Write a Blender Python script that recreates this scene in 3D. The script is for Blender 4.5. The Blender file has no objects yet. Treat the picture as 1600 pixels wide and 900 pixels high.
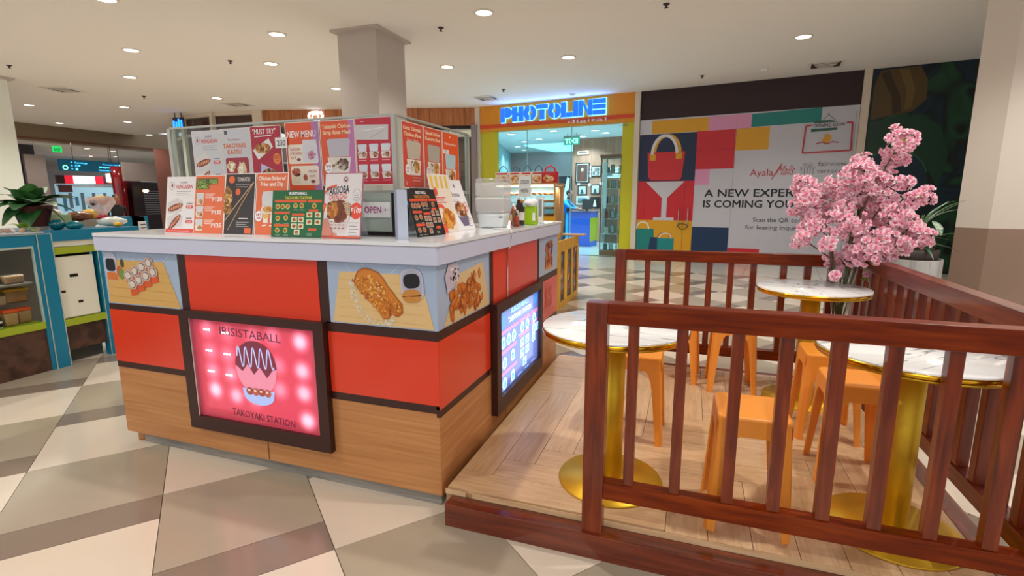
import bpy, bmesh, math, random
from mathutils import Vector, Matrix, Euler
import numpy as np
random.seed(7)
C = bpy.context.scene.collection
SC = bpy.context.scene
PI = math.pi
# ------------------------------------------------------------------ camera
cam_d = bpy.data.cameras.new('camera'); cam = bpy.data.objects.new('camera', cam_d); C.objects.link(cam)
yaw, pitch, roll, F = -0.337410, 0.175329, -0.002986, 794.11
cy_, sy_, cp_, sp_ = math.cos(yaw), math.sin(yaw), math.cos(pitch), math.sin(pitch)
fw = Vector((sy_*cp_, cy_*cp_, -sp_)); rt = Vector((cy_, -sy_, 0)); up = rt.cross(fw)
r2 = rt*math.cos(roll) + up*math.sin(roll); u2 = -rt*math.sin(roll) + up*math.cos(roll)
cam.matrix_world = Matrix(((r2.x, u2.x, -fw.x, 0.96984), (r2.y, u2.y, -fw.y, -1.8258), (r2.z, u2.z, -fw.z, 1.35), (0, 0, 0, 1)))
cam_d.sensor_width = 36; cam_d.lens = F/1600*36; cam_d.clip_start = 0.02; cam_d.clip_end = 200
SC.camera = cam
# ------------------------------------------------------------------ world, exposure
w = bpy.data.worlds.new('mall_ambient'); SC.world = w; w.use_nodes = True
w.node_tree.nodes['Background'].inputs[0].default_value = (0.97, 0.96, 1.0, 1)
w.node_tree.nodes['Background'].inputs[1].default_value = 1.0
SC.view_settings.view_transform = 'Standard'; SC.view_settings.look = 'None'
SC.view_settings.gamma = 1; SC.view_settings.use_curve_mapping = False
SC.view_settings.exposure = 0.0
LAMP_W = 141.0          # power of one ceiling downlight
LAMP_COL = (1.0, 0.945, 0.885)

# ------------------------------------------------------------------ materials
def lin(h):
    if isinstance(h, str):
        h = h.lstrip('#'); h = tuple(int(h[i:i+2], 16)/255 for i in (0, 2, 4))
    return tuple((c/12.92 if c <= 0.04045 else ((c+0.055)/1.055)**2.4) for c in h)
MATS = {}
def mat(name, col, rough=0.5, metal=0.0, em=None, ems=0.0, coat=0.0, spec=None, alpha=1.0, trans=0.0):
    if name in MATS: return MATS[name]
    m = bpy.data.materials.new(name); m.use_nodes = True
    b = m.node_tree.nodes['Principled BSDF']
    c = lin(col)
    b.inputs['Base Color'].default_value = (*c, 1); b.inputs['Roughness'].default_value = rough
    b.inputs['Metallic'].default_value = metal
    if coat: b.inputs['Coat Weight'].default_value = coat; b.inputs['Coat Roughness'].default_value = 0.12
    if spec is not None: b.inputs['Specular IOR Level'].default_value = spec
    if em: b.inputs['Emission Color'].default_value = (*lin(em), 1); b.inputs['Emission Strength'].default_value = ems
    if alpha < 1: b.inputs['Alpha'].default_value = alpha
    if trans: b.inputs['Transmission Weight'].default_value = trans
    m.diffuse_color = (*c, 1); MATS[name] = m
    return m
def N(m, t, **k):
    n = m.node_tree.nodes.new(t)
    for a, v in k.items(): setattr(n, a, v)
    return n
def ramp_cols(m, fac, stops):
    r = N(m, 'ShaderNodeValToRGB')
    els = r.color_ramp.elements
    while len(els) < len(stops): els.new(0.5)
    for e, (p, c) in zip(els, stops): e.position = p; e.color = (*lin(c), 1)
    m.node_tree.links.new(fac, r.inputs[0]); return r.outputs[0]
def grain(name, stops, scale=(3, 3, 40), rough=0.4, coat=0.0, nscale=1.0, detail=6, bump=0.0, dist=0.5, spec=None):
    """noise stretched along one axis: wood grain, brushed or mottled surfaces"""
    if name in MATS: return MATS[name]
    m = mat(name, stops[0][1], rough, coat=coat, spec=spec); L = m.node_tree.links
    tc = N(m, 'ShaderNodeTexCoord'); mp = N(m, 'ShaderNodeMapping'); mp.inputs['Scale'].default_value = scale
    nz = N(m, 'ShaderNodeTexNoise'); nz.inputs['Scale'].default_value = nscale; nz.inputs['Detail'].default_value = detail; nz.inputs['Distortion'].default_value = dist
    L.new(tc.outputs['Object'], mp.inputs[0]); L.new(mp.outputs[0], nz.inputs['Vector'])
    col = ramp_cols(m, nz.outputs['Fac'], stops)
    L.new(col, m.node_tree.nodes['Principled BSDF'].inputs['Base Color'])
    if bump:
        bp = N(m, 'ShaderNodeBump'); bp.inputs['Strength'].default_value = bump; bp.inputs['Distance'].default_value = 0.003
        L.new(nz.outputs['Fac'], bp.inputs['Height']); L.new(bp.outputs[0], m.node_tree.nodes['Principled BSDF'].inputs['Normal'])
    return m
def glass(name, tint='#ffffff', refl=0.08, rough=0.02, op=0.0, opc='#ffffff'):
    if name in MATS: return MATS[name]
    m = bpy.data.materials.new(name); m.use_nodes = True; nt = m.node_tree; nt.nodes.clear()
    o = N(m, 'ShaderNodeOutputMaterial'); t = N(m, 'ShaderNodeBsdfTransparent'); t.inputs[0].default_value = (*lin(tint), 1)
    g = N(m, 'ShaderNodeBsdfGlossy'); g.inputs['Roughness'].default_value = rough
    fr0 = N(m, 'ShaderNodeLayerWeight'); fr0.inputs[0].default_value = 0.5; fr1 = N(m, 'ShaderNodeMath', operation='POWER'); fr1.inputs[1].default_value = 4.0; nt.links.new(fr0.outputs['Facing'], fr1.inputs[0]); fr2 = N(m, 'ShaderNodeMath', operation='MULTIPLY_ADD'); fr2.inputs[1].default_value = 0.35; fr2.inputs[2].default_value = 0.02; nt.links.new(fr1.outputs[0], fr2.inputs[0]); fr = fr2
    mt = N(m, 'ShaderNodeMath', operation='MULTIPLY'); mt.inputs[1].default_value = refl/0.04
    mt.use_clamp = True
    mx = N(m, 'ShaderNodeMixShader'); nt.links.new(fr.outputs[0], mt.inputs[0]); nt.links.new(mt.outputs[0], mx.inputs[0])
    nt.links.new(t.outputs[0], mx.inputs[1]); nt.links.new(g.outputs[0], mx.inputs[2]); out = mx.outputs[0]
    if op:
        d = N(m, 'ShaderNodeBsdfDiffuse'); d.inputs[0].default_value = (*lin(opc), 1)
        m2 = N(m, 'ShaderNodeMixShader'); m2.inputs[0].default_value = op
        nt.links.new(out, m2.inputs[1]); nt.links.new(d.outputs[0], m2.inputs[2]); out = m2.outputs[0]
    nt.links.new(out, o.inputs[0]); MATS[name] = m; return m

M_FENCE_X = grain('varnished_wood_x', [(0.25, '#4b1300'), (0.5, '#732600'), (0.75, '#903a04')], (2.2, 26, 26), 0.36, 0.06, 1.6, bump=0.05, spec=0.22)
M_FENCE_Y = grain('varnished_wood_y', [(0.25, '#4b1300'), (0.5, '#732600'), (0.75, '#903a04')], (26, 2.2, 26), 0.34, 0.25, 1.6, bump=0.1)
M_FENCE_Z = grain('varnished_wood_z', [(0.25, '#4b1300'), (0.5, '#732600'), (0.75, '#903a04')], (26, 26, 2.2), 0.34, 0.25, 1.6, bump=0.1)
M_LAM = grain('wood_laminate_x', [(0.3, '#b27642'), (0.55, '#c28650'), (0.75, '#ce965e')], (1.2, 30, 34), 0.42, 0.0, 1.4)
M_LAMY = grain('wood_laminate_y', [(0.3, '#b27642'), (0.55, '#c28650'), (0.75, '#ce965e')], (30, 1.2, 34), 0.42, 0.0, 1.4)
M_PLX = grain('deck_plank_x', [(0.3, '#c79f74'), (0.55, '#d8b488'), (0.8, '#e2c29a')], (2.0, 22, 22), 0.38, 0.0, 1.5, dist=1.5)
M_PLY = grain('deck_plank_y', [(0.3, '#c79f74'), (0.55, '#d8b488'), (0.8, '#e2c29a')], (22, 2.0, 22), 0.38, 0.0, 1.5, dist=1.5)
M_ORANGE = mat('orange_gloss_panel', '#e23a18', 0.28, coat=0.3)
M_RED = mat('red_gloss_panel', '#dc3a2a', 0.3, coat=0.3)
M_DARK = mat('dark_brown_trim', '#38170f', 0.4)
M_WHITE = mat('white_gloss_laminate', '#ced2e6', 0.25, coat=0.2)
M_TOP = mat('white_solid_top', '#eceef0', 0.18, coat=0.4)
M_PLASTW = mat('white_plastic', '#f0f0ee', 0.35)
M_BLACK = mat('black_plastic', '#151515', 0.35)
M_GREYM = grain('brushed_steel_plinth', [(0.3, '#7c7870'), (0.7, '#9a958c')], (2, 20, 20), 0.4, nscale=2)
M_GOLD = mat('polished_gold_metal', '#d9a326', 0.22, metal=1.0)
M_GOLDB = mat('brushed_gold_base', '#e0b430', 0.42, metal=0.75)
M_STOOL = mat('orange_moulded_plastic', '#f79c36', 0.42)
M_TEAL = mat('teal_laminate', '#0a7fa2', 0.35)
M_LIME = mat('lime_green_edge', '#a3b42a', 0.4)
M_CREAM = mat('cream_panel', '#ecead8', 0.5)
M_CARD = mat('poster_card', '#f2efeb', 0.35)
M_STEEL = mat('polished_steel', '#c8c8c8', 0.2, metal=1.0)
M_GLASS = glass('clear_glass', '#f4fbfa', 0.05)
M_ACRYL = glass('clear_acrylic', '#f6f8fa', 0.07, op=0.12, opc='#e8eef2')
M_CEIL = grain('ceiling_paint', [(0.2, '#eeebe6'), (0.8, '#f3f0ec')], (1, 1, 1), 0.9, nscale=0.4, spec=0.05)
M_COLM = grain('taupe_column_paint', [(0.2, '#bdb1a8'), (0.8, '#c6bbb1')], (1, 1, 1), 0.7, nscale=0.6)
M_TW = grain('cream_floor_tile', [(0.3, '#d9cab5'), (0.7, '#e2d5c2')], (1, 1, 1), 0.16, nscale=1.2, spec=0.5)
M_TT = grain('taupe_floor_tile', [(0.3, '#a89b87'), (0.7, '#b2a691')], (1, 1, 1), 0.16, nscale=1.2, spec=0.5)
M_TB = grain('brown_floor_tile', [(0.3, '#857566'), (0.7, '#918172')], (1, 1, 1), 0.14, nscale=1.2, spec=0.5)
M_GROUT = mat('floor_grout', '#7d7568', 0.7)

def marble():
    m = grain('white_marble', [(0.2, '#eef1f1'), (0.8, '#f7f9f8')], (1, 1, 1), 0.12, nscale=2, spec=0.5)
    L = m.node_tree.links; b = m.node_tree.nodes['Principled BSDF']
    tc = N(m, 'ShaderNodeTexCoord'); mp = N(m, 'ShaderNodeMapping'); mp.inputs['Rotation'].default_value = (0, 0, 0.5); mp.inputs['Scale'].default_value = (0.5, 3.2, 1)
    nz = N(m, 'ShaderNodeTexNoise'); nz.inputs['Scale'].default_value = 1.7; nz.inputs['Detail'].default_value = 3; nz.inputs['Distortion'].default_value = 0.6
    L.new(tc.outputs['Object'], mp.inputs[0]); L.new(mp.outputs[0], nz.inputs['Vector'])
    s = N(m, 'ShaderNodeMath', operation='SUBTRACT'); s.inputs[1].default_value = 0.5; L.new(nz.outputs['Fac'], s.inputs[0])
    a = N(m, 'ShaderNodeMath', operation='ABSOLUTE'); L.new(s.outputs[0], a.inputs[0])
    c = ramp_cols(m, a.outputs[0], [(0.0, '#8d9494'), (0.002, '#b3b8b8'), (0.006, '#f6f8f7')])
    L.new(c, b.inputs['Base Color']); return m
M_MARBLE = marble()

# ------------------------------------------------------------------ mesh helpers
class MB:
    """collects faces with material slots and links them as one mesh object"""
    def __init__(s): s.v = []; s.f = []; s.m = []; s.mats = []; s.sm = []
    def mi(s, m):
        if m not in s.mats: s.mats.append(m)
        return s.mats.index(m)
    def add(s, vs, fs, m, T=None, smooth=False):
        o = len(s.v)
        for p in vs:
            p = Vector(p)
            if T is not None: p = T @ p
            s.v.append(tuple(p))
        i = s.mi(m)
        for f in fs: s.f.append(tuple(a+o for a in f)); s.m.append(i); s.sm.append(smooth)
    def box(s, a, b, m, T=None, bev=0.0):
        x0, y0, z0 = a; x1, y1, z1 = b
        if bev <= 0:
            vs = [(x0,y0,z0),(x1,y0,z0),(x1,y1,z0),(x0,y1,z0),(x0,y0,z1),(x1,y0,z1),(x1,y1,z1),(x0,y1,z1)]
            fs = [(0,3,2,1),(4,5,6,7),(0,1,5,4),(1,2,6,5),(2,3,7,6),(3,0,4,7)]
            s.add(vs, fs, m, T); return
        bm = bmesh.new(); bmesh.ops.create_cube(bm, size=1)
        for v in bm.verts: v.co = Vector(((x0+x1)/2+v.co.x*(x1-x0), (y0+y1)/2+v.co.y*(y1-y0), (z0+z1)/2+v.co.z*(z1-z0)))
        bmesh.ops.bevel(bm, geom=list(bm.edges), offset=bev, segments=2, profile=0.7, affect='EDGES')
        s.bm(bm, m, T)
    def bm(s, bm, m, T=None, smooth=False):
        bm.verts.index_update()
        s.add([v.co.copy() for v in bm.verts], [[v.index for v in f.verts] for f in bm.faces], m, T, smooth); bm.free()
    def lathe(s, prof, m, n=32, T=None, c=(0, 0), cap=True, smooth=True, a0=0.0):
        vs, fs = [], []; k = len(prof)
        for i in range(n):
            a = a0+2*PI*i/n
            for r, z in prof: vs.append((c[0]+r*math.cos(a), c[1]+r*math.sin(a), z))
        for i in range(n):
            j = (i+1) % n
            for q in range(k-1): fs.append((i*k+q, j*k+q, j*k+q+1, i*k+q+1))
        s.add(vs, fs, m, T, smooth)
        if cap:
            for q in (0, k-1):
                if prof[q][0] > 1e-5:
                    ring = [i*k+q for i in range(n)]
                    s.add([vs[i] for i in ring], [tuple(range(n))[::-1] if q == 0 else tuple(range(n))], m, T)
    def tube(s, pts, r, m, n=8, T=None, smooth=True):
        pts = [Vector(p) for p in pts]; vs, fs = [], []
        rr = r if isinstance(r, (list, tuple)) else [r]*len(pts)
        for i, p in enumerate(pts):
            d = (pts[min(i+1, len(pts)-1)] - pts[max(i-1, 0)]).normalized()
            a = d.cross(Vector((0, 0, 1)));
            if a.length < 0.05: a = d.cross(Vector((1, 0, 0)))
            a.normalize(); b = d.cross(a)
            for k in range(n):
                t = 2*PI*k/n; vs.append(p + (a*math.cos(t)+b*math.sin(t))*rr[i])
        for i in range(len(pts)-1):
            for k in range(n):
                q = (k+1) % n; fs.append((i*n+k, i*n+q, (i+1)*n+q, (i+1)*n+k))
        fs.append(tuple(range(n))[::-1]); fs.append(tuple((len(pts)-1)*n+k for k in range(n)))
        s.add(vs, fs, m, T, smooth)
    def prism(s, poly, z0, z1, m, T=None):
        n = len(poly)
        vs = [(x, y, z0) for x, y in poly]+[(x, y, z1) for x, y in poly]
        fs = [tuple(range(n))[::-1], tuple(range(n, 2*n))]+[(i, (i+1) % n, n+(i+1) % n, n+i) for i in range(n)]
        s.add(vs, fs, m, T)
    def sphere(s, c, r, m, T=None, seg=12, rings=8, jit=0.0, seed=0):
        rn = random.Random(seed); r = r if isinstance(r, (tuple, list)) else (r, r, r)
        bm = bmesh.new(); bmesh.ops.create_uvsphere(bm, u_segments=seg, v_segments=rings, radius=1)
        for v in bm.verts:
            k = 1+jit*(rn.random()-.5)*2
            v.co = Vector((c[0]+v.co.x*r[0]*k, c[1]+v.co.y*r[1]*k, c[2]+v.co.z*r[2]*k))
        s.bm(bm, m, T, True)
    def mesh(s, name):
        me = bpy.data.meshes.new(name); me.from_pydata(s.v, [], s.f)
        for m in s.mats: me.materials.append(m)
        me.polygons.foreach_set('material_index', s.m); me.polygons.foreach_set('use_smooth', s.sm); me.update()
        return me
    def build(s, name, parent=None, loc=None):
        o = bpy.data.objects.new(name, s.mesh(name)); C.objects.link(o)
        if parent is not None: o.parent = parent
        if loc is not None: o.location = loc
        return o
def tag(o, label=None, cat=None, group=None, kind=None):
    if label: o['label'] = label
    if cat: o['category'] = cat
    if group: o['group'] = group
    if kind: o['kind'] = kind
    return o
def thing(name, label, cat, loc=(0, 0, 0), rz=0, group=None, rot=None):
    o = bpy.data.objects.new(name, None); C.objects.link(o); o.location = loc; o.rotation_euler = rot if rot else (0, 0, rz)
    o.empty_display_size = 0.1
    return tag(o, label, cat, group)
def struct(name, b, label=None, parent=None):
    o = b.build(name, parent); o['kind'] = 'structure'
    if label: o['label'] = label
    return o
def copy_tree(o, parent=None):
    c = o.copy(); C.objects.link(c); c.parent = parent
    for ch in list(o.children): copy_tree(ch, c)
    return c
def onebox(name, a, b, m, parent=None, bev=0.0):
    q = MB(); q.box(a, b, m, None, bev); return q.build(name, parent)

# ------------------------------------------------------------------ flat print (posters, signs)
TC = {}
def text_geo(s, bold=0.0):
    k = (s, bold)
    if k not in TC:
        cu = bpy.data.curves.new('t', 'FONT'); cu.body = s; cu.size = 1.0; cu.resolution_u = 2; cu.offset = bold
        o = bpy.data.objects.new('t', cu); C.objects.link(o)
        dg = bpy.context.evaluated_depsgraph_get(); me = bpy.data.meshes.new_from_object(o.evaluated_get(dg))
        vs = np.array([v.co[:2] for v in me.vertices]) if len(me.vertices) else np.zeros((1, 2))
        fs = [tuple(p.vertices) for p in me.polygons]
        bpy.data.objects.remove(o); bpy.data.curves.remove(cu); bpy.data.meshes.remove(me)
        TC[k] = (vs, fs)
    return TC[k]
def pm(col, rough=0.4):
    return mat('print_'+col.lstrip('#'), col, rough)
class Print:
    """flat printed shapes; local u right, v up, w out of the sheet"""
    def __init__(s, step=0.0004): s.b = MB(); s.step = step; s.em = None
    def mt(s, col): return s.em(col) if s.em else pm(col)
    def poly(s, pts, col, lay=1):
        s.b.add([(x, y, lay*s.step) for x, y in pts], [tuple(range(len(pts)))], s.mt(col))
    def rect(s, x, y, w, h, col, lay=1, r=0.0, rot=0.0):
        if r > 0:
            pts = []
            for cx, cy, a in ((x+w-r, y+r, -90), (x+w-r, y+h-r, 0), (x+r, y+h-r, 90), (x+r, y+r, 180)):
                for k in range(4): t = math.radians(a+k*30); pts.append((cx+r*math.cos(t), cy+r*math.sin(t)))
        else: pts = [(x, y), (x+w, y), (x+w, y+h), (x, y+h)]
        if rot:
            c, q = math.cos(rot), math.sin(rot); mx, my = x+w/2, y+h/2
            pts = [(mx+(a-mx)*c-(b-my)*q, my+(a-mx)*q+(b-my)*c) for a, b in pts]
        s.poly(pts, col, lay)
    def ell(s, cx, cy, rx, ry, col, lay=1, n=20, jit=0.0, seed=0, rot=0.0):
        rn = random.Random(seed); pts = []
        for i in range(n):
            t = 2*PI*i/n; k = 1+jit*(rn.random()-.5)*2; a, b = rx*k*math.cos(t), ry*k*math.sin(t)
            pts.append((cx+a*math.cos(rot)-b*math.sin(rot), cy+a*math.sin(rot)+b*math.cos(rot)))
        s.poly(pts, col, lay)
    def ring(s, cx, cy, rx, ry, t, col, lay=1, n=24, a0=0, a1=360, rot=0.0):
        vs, fs = [], []
        for i in range(n+1):
            a = math.radians(a0+(a1-a0)*i/n)
            for k in (0, -t):
                p, q = (rx+k)*math.cos(a), (ry+k)*math.sin(a)
                vs.append((cx+p*math.cos(rot)-q*math.sin(rot), cy+p*math.sin(rot)+q*math.cos(rot), lay*s.step))
            if i: fs.append((2*i-2, 2*i, 2*i+1, 2*i-1))
        s.b.add(vs, fs, s.mt(col))
    def line(s, pts, t, col, lay=1):
        for (x0, y0), (x1, y1) in zip(pts, pts[1:]):
            d = math.hypot(x1-x0, y1-y0) or 1; nx, ny = -(y1-y0)/d*t/2, (x1-x0)/d*t/2
            s.poly([(x0-nx, y0-ny), (x1-nx, y1-ny), (x1+nx, y1+ny), (x0+nx, y0+ny)], col, lay)
    def text(s, t, x, y, h, col, lay=3, w=None, bold=0.0, align='l', shear=0.0, rot=0.0):
        vs, fs = text_geo(t, bold); k = h/0.72
        x0, x1 = vs[:, 0].min(), vs[:, 0].max(); tw = (x1-x0)*k; sx = k*(w/tw if w and tw > 0 else 1.0); tw = (x1-x0)*sx
        ox = x-(tw/2 if align == 'c' else tw if align == 'r' else 0)
        c, q = math.cos(rot), math.sin(rot); out = []
        for a, b in vs:
            px, py = (a-x0)*sx + b*k*shear + ox - x, b*k
            out.append((x+px*c-py*q, y+px*q+py*c, lay*s.step))
        s.b.add(out, fs, s.mt(col))
    def food(s, cx, cy, rx, ry, cols, seed=0, n=14, lay=2, base=True, jit=0.16, size=0.3):
        rn = random.Random(seed)
        if base: s.ell(cx, cy, rx, ry, cols[0], lay, 22, jit, seed)
        for i in range(n):
            t = rn.random()*2*PI; k = math.sqrt(rn.random())*0.78
            sz = size*(0.6+0.8*rn.random())
            s.ell(cx+rx*k*math.cos(t), cy+ry*k*math.sin(t), rx*sz, min(rx, ry)*sz*0.7, cols[1+i % (len(cols)-1)], lay+1+i*0.15, 8, 0.3, seed*31+i, rn.random()*3)
    def build(s, name, parent, M=None):
        o = s.b.build(name, parent)
        if M is not None: o.matrix_local = M
        return o
def frame_M(o, u, v):
    """matrix with origin o, local x along u, y along v"""
    u = Vector(u).normalized(); v = Vector(v).normalized(); n = u.cross(v)
    return Matrix(((u.x, v.x, n.x, o[0]), (u.y, v.y, n.y, o[1]), (u.z, v.z, n.z, o[2]), (0, 0, 0, 1)))
FRONT = lambda x, y, z: frame_M((x, y, z), (1, 0, 0), (0, 0, 1))         # faces -y
RIGHT = lambda x, y, z: frame_M((x, y, z), (0, 1, 0), (0, 0, 1))         # faces +x

# ================================================================== THE SETTING
H = 3.6
TH = math.radians(-8.5); FD = Vector((math.cos(TH), math.sin(TH), 0)); FN = Vector((-FD.y, FD.x, 0)); FP = Vector((-0.25, 9.97, 0))
def fac(s, off, z): p = FP+FD*s+FN*off; return Vector((p.x, p.y, z))
def facM(s=0, off=0, z=0): return frame_M(fac(s, off, z), FD, (0, 0, 1))
def fbox(b, s0, s1, o0, o1, z0, z1, m, bev=0):     # box in facade axes (s along, off behind)
    T = Matrix(((FD.x, FN.x, 0, FP.x), (FD.y, FN.y, 0, FP.y), (0, 0, 1, 0), (0, 0, 0, 1)))
    b.box((s0, o0, z0), (s1, o1, z1), m, T, bev)

# ---- floor: base slab and diagonal rows of tiles
b = MB(); b.box((-40, -9, -0.06), (12, 26, -0.008), M_GROUT); floor = struct('floor', b, 'polished tile floor in cream, taupe and brown diagonal rows')
ft = math.radians(50.3); fc, fs_ = math.cos(ft), math.sin(ft)
def uv2xy(u, v): return (u*fc-v*fs_, u*fs_+v*fc)
def border_y(x): return 8.02-0.13*(x-0.1)
camxy = Vector((0.97, -1.83))
cands = []
for k in range(-22, 40):
    u0 = -1.667+0.6*k
    base = 0.565 if k % 2 == 0 else -0.03
    for j in range(-22, 22):
        b0 = base+1.395*j
        for v0, v1, mm in ((b0, b0+0.205, M_TB), (b0+0.205, b0+0.80, M_TT), (b0+0.80, b0+1.395, M_TW)):
            cx, cy = uv2xy(u0+0.3, (v0+v1)/2)
            if cx < -22 or cx > 8 or cy < -2.0 or cy > border_y(cx)+0.3: continue
            if -1.6 < cx < -0.35 and 0.4 < cy < 1.7: continue
            if 0.35 < cx < 1.7 and 0.3 < cy < 1.6: continue
            d = (Vector((cx, cy))-camxy); ang = math.degrees(math.atan2(-d.x, d.y))-19.3
            dist = d.length
            vis = abs(ang) < 50 and dist > 1.0
            if not vis: dist += 100
            cands.append((dist/ max((v1-v0), .2)**0.5, u0, v0, v1, mm))
cands.sort(key=lambda t: t[0])
def clip_poly(poly, f):   # keep f(p) <= 0
    out = []
    for i in range(len(poly)):
        a, c = poly[i], poly[(i+1) % len(poly)]; fa, fc2 = f(a), f(c)
        if fa <= 0: out.append(a)
        if (fa < 0 < fc2) or (fc2 < 0 < fa):
            t = fa/(fa-fc2); out.append((a[0]+(c[0]-a[0])*t, a[1]+(c[1]-a[1])*t))
    return out
rest = MB(); g = 0.0018
for i, (_, u0, v0, v1, mm) in enumerate(cands):
    poly = [uv2xy(u0+g, v0+g), uv2xy(u0+0.6-g, v0+g), uv2xy(u0+0.6-g, v1-g), uv2xy(u0+g, v1-g)]
    poly = clip_poly(poly, lambda p: p[1]-border_y(p[0]))
    if len(poly) < 3: continue
    if i < 300:
        q = MB(); q.prism(poly, -0.008, 0, mm); q.build('tile', floor)
    else: rest.prism(poly, -0.008, 0, mm)
o = rest.build('tile_field', floor); o['kind'] = 'stuff'
# pale tiles in front of the shops, laid square to the facade
q = MB(); M_TP = grain('pale_border_tile', [(0.3, '#cfc9b8'), (0.7, '#dad5c6')], (1, 1, 1), 0.15, nscale=1.0)
for r in range(0, 3):
    for c in range(-40, 26):
        s0 = c*0.6; off0 = -2.0+r*0.65
        pts = [fac(s0+.003, off0+.003, 0), fac(s0+.597, off0+.003, 0), fac(s0+.597, off0+.647, 0), fac(s0+.003, off0+.647, 0)]
        pts = [(p.x, p.y) for p in pts]; pts = clip_poly(pts, lambda p: border_y(p[0])+0.005-p[1])
        if len(pts) > 2: q.prism(pts, -0.008, 0.0, M_TP)
o = q.build('border_tile_field', floor); o['kind'] = 'stuff'

# ---- ceiling
b = MB(); b.box((-18.0, -4.5, H), (12, 11.5, H+0.15), M_CEIL)
struct('ceiling', b, 'flat beige painted ceiling with round downlights')
# ---- big column behind the kiosk
q = MB(); q.box((-3.73, 4.40, 0), (-3.12, 5.12, H-0.03), M_COLM); col1 = struct('trim_1', q, 'square taupe column rising behind the menu boards')
q = MB(); q.box((-3.80, 4.33, H-0.03), (-3.05, 5.19, H-0.001), M_COLM); struct('crown_collar', q, None, col1)  # wider crown at the column top
# ---- right pier with brown wainscot
A = Vector((3.87, 5.49, 0)); B = Vector((4.10, 5.30, 0)); Cc = B+Vector((0.965, -0.26, 0))*3.0
poly = [(A.x, A.y), (B.x, B.y), (Cc.x, Cc.y), (Cc.x+0.5, Cc.y+1.5), (A.x+0.6, A.y+0.8)]
M_WAIN = grain('brown_wainscot', [(0.3, '#8d7464'), (0.7, '#997f6e')], (1, 1, 1), 0.45, nscale=0.8)
M_PIER = grain('greige_pier_paint', [(0.2, '#d3c9be'), (0.8, '#dcd3c8')], (1, 1, 1), 0.75, nscale=0.5)
q = MB(); q.prism(poly, 1.0, H-0.001, M_PIER); q.prism(poly, 0.0, 1.0, M_WAIN)
pier = struct('wall_right', q, 'large greige pier with brown lower half at the right edge')
q = MB(); p0 = B+Vector((0.965, -0.26, 0))*0.62; nrm = Vector((-0.26, -0.965, 0))*0.006
d3 = Vector((0.965, -0.26, 0))
for (a, c, z0, z1) in ((0, 0.012, 0, 0.62), (0, 1.2, 0.61, 0.622)):
    s0 = p0+d3*a; s1 = p0+d3*c
    q.prism([(s0.x+nrm.x, s0.y+nrm.y), (s1.x+nrm.x, s1.y+nrm.y), (s1.x, s1.y), (s0.x, s0.y)], z0, z1, mat('wainscot_joint', '#5f4a3c', 0.5))
struct('access_panel_edge', q, None, pier)
# ---- left pier at the frame edge
q = MB(); q.box((-12.3, 3.4, 0), (-11.3, 4.55, H-0.02), mat('pale_green_white_paint', '#e6ebe0', 0.7)); p_ = struct('wall_left', q, 'pale greenish white pier at the left edge behind the plant stall')
q = MB(); q.box((-12.36, 3.3, H-0.04), (-11.22, 4.63, H-0.001), M_COLM); struct('crown_collar', q, None, p_)  # crown slab where the pier meets the ceiling

# ---- facade right of the photo shop: hoarding, dark band, art panel
M_MULL = mat('beige_mullion_paint', '#d8cbb8', 0.5)
for i, (s0, s1) in enumerate(((-4.14, -4.0), (-0.06, 0.05), (4.05, 4.17))):
    q = MB(); fbox(q, s0, s1, -0.05, 0.25, 0, H-0.001, M_MULL); struct('trim_%d' % (i+2), q, ['beige mullion left of the photo shop', 'beige mullion between photo shop and hoarding', 'beige mullion right of the hoarding'][i])
q = MB(); fbox(q, 0.05, 4.05, 0.03, 0.2, 0, H-0.001, mat('hoarding_back', '#2a1016', 0.5)); hb = struct('wall_back', q, 'closed shop front with dark maroon fascia')
banner = thing('hoarding_banner', 'large colour-block leasing banner reading A NEW EXPERIENCE on the closed shop front', 'banner', fac(0, 0, 0)); banner.matrix_world = facM(0, 0.0, 0)
q = MB(); q.box((0.055, 0.0, -0.022), (4.045, 3.0, 0.0), mat('banner_vinyl_grey', '#c3c4ce', 0.45)); o = q.build('sheet', banner)
P = Print(0.0016)
cY, cN, cR, cT, cP, cO = '#d9a01e', '#12274a', '#c92430', '#12807c', '#d995bd', '#c9c9d4'
P.rect(0.31, 2.70, 1.15, 0.27, cY); P.rect(1.46, 2.70, 0.80, 0.28, cP); P.poly([(2.26, 2.72), (3.45, 2.74), (3.45, 3.0), (2.26, 2.97)], cT)
P.rect(0.06, 1.70, 1.19, 0.99, cN); P.rect(1.25, 1.93, 0.75, 0.77, cR); P.rect(2.0, 2.28, 0.60, 0.43, cY)
P.rect(1.25, 1.61, 0.29, 0.32, cP); P.rect(0.06, 0.86, 1.19, 0.84, cR); P.rect(0.06, 0.02, 1.19, 0.84, cY); P.rect(1.25, 0.02, 0.73, 0.71, '#0e3358')
P.rect(1.98, 0.02, 0.60, 0.29, cR)
P.poly([(0.24, 2.31), (1.03, 2.31), (0.98, 1.78), (0.93, 1.72), (0.34, 1.72), (0.28, 1.78)], '#cf2a33', 3)      # handbag
P.ring(0.66, 2.30, 0.29, 0.38, 0.055, cY, 2, 24, 0, 180); P.ring(0.60, 2.27, 0.29, 0.41, 0.06, '#d9d9e2', 4, 24, 0, 180)
P.rect(0.29, 2.14, 0.13, 0.13, cY, 5); P.rect(0.84, 2.16, 0.13, 0.13, cY, 5)
P.poly([(0.23, 1.69), (1.05, 1.69), (0.70, 1.34), (0.70, 0.92), (0.86, 0.92), (0.86, 0.86), (0.42, 0.86), (0.42, 0.92), (0.59, 0.92), (0.59, 1.34)], '#c9c9d4', 3)
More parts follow.
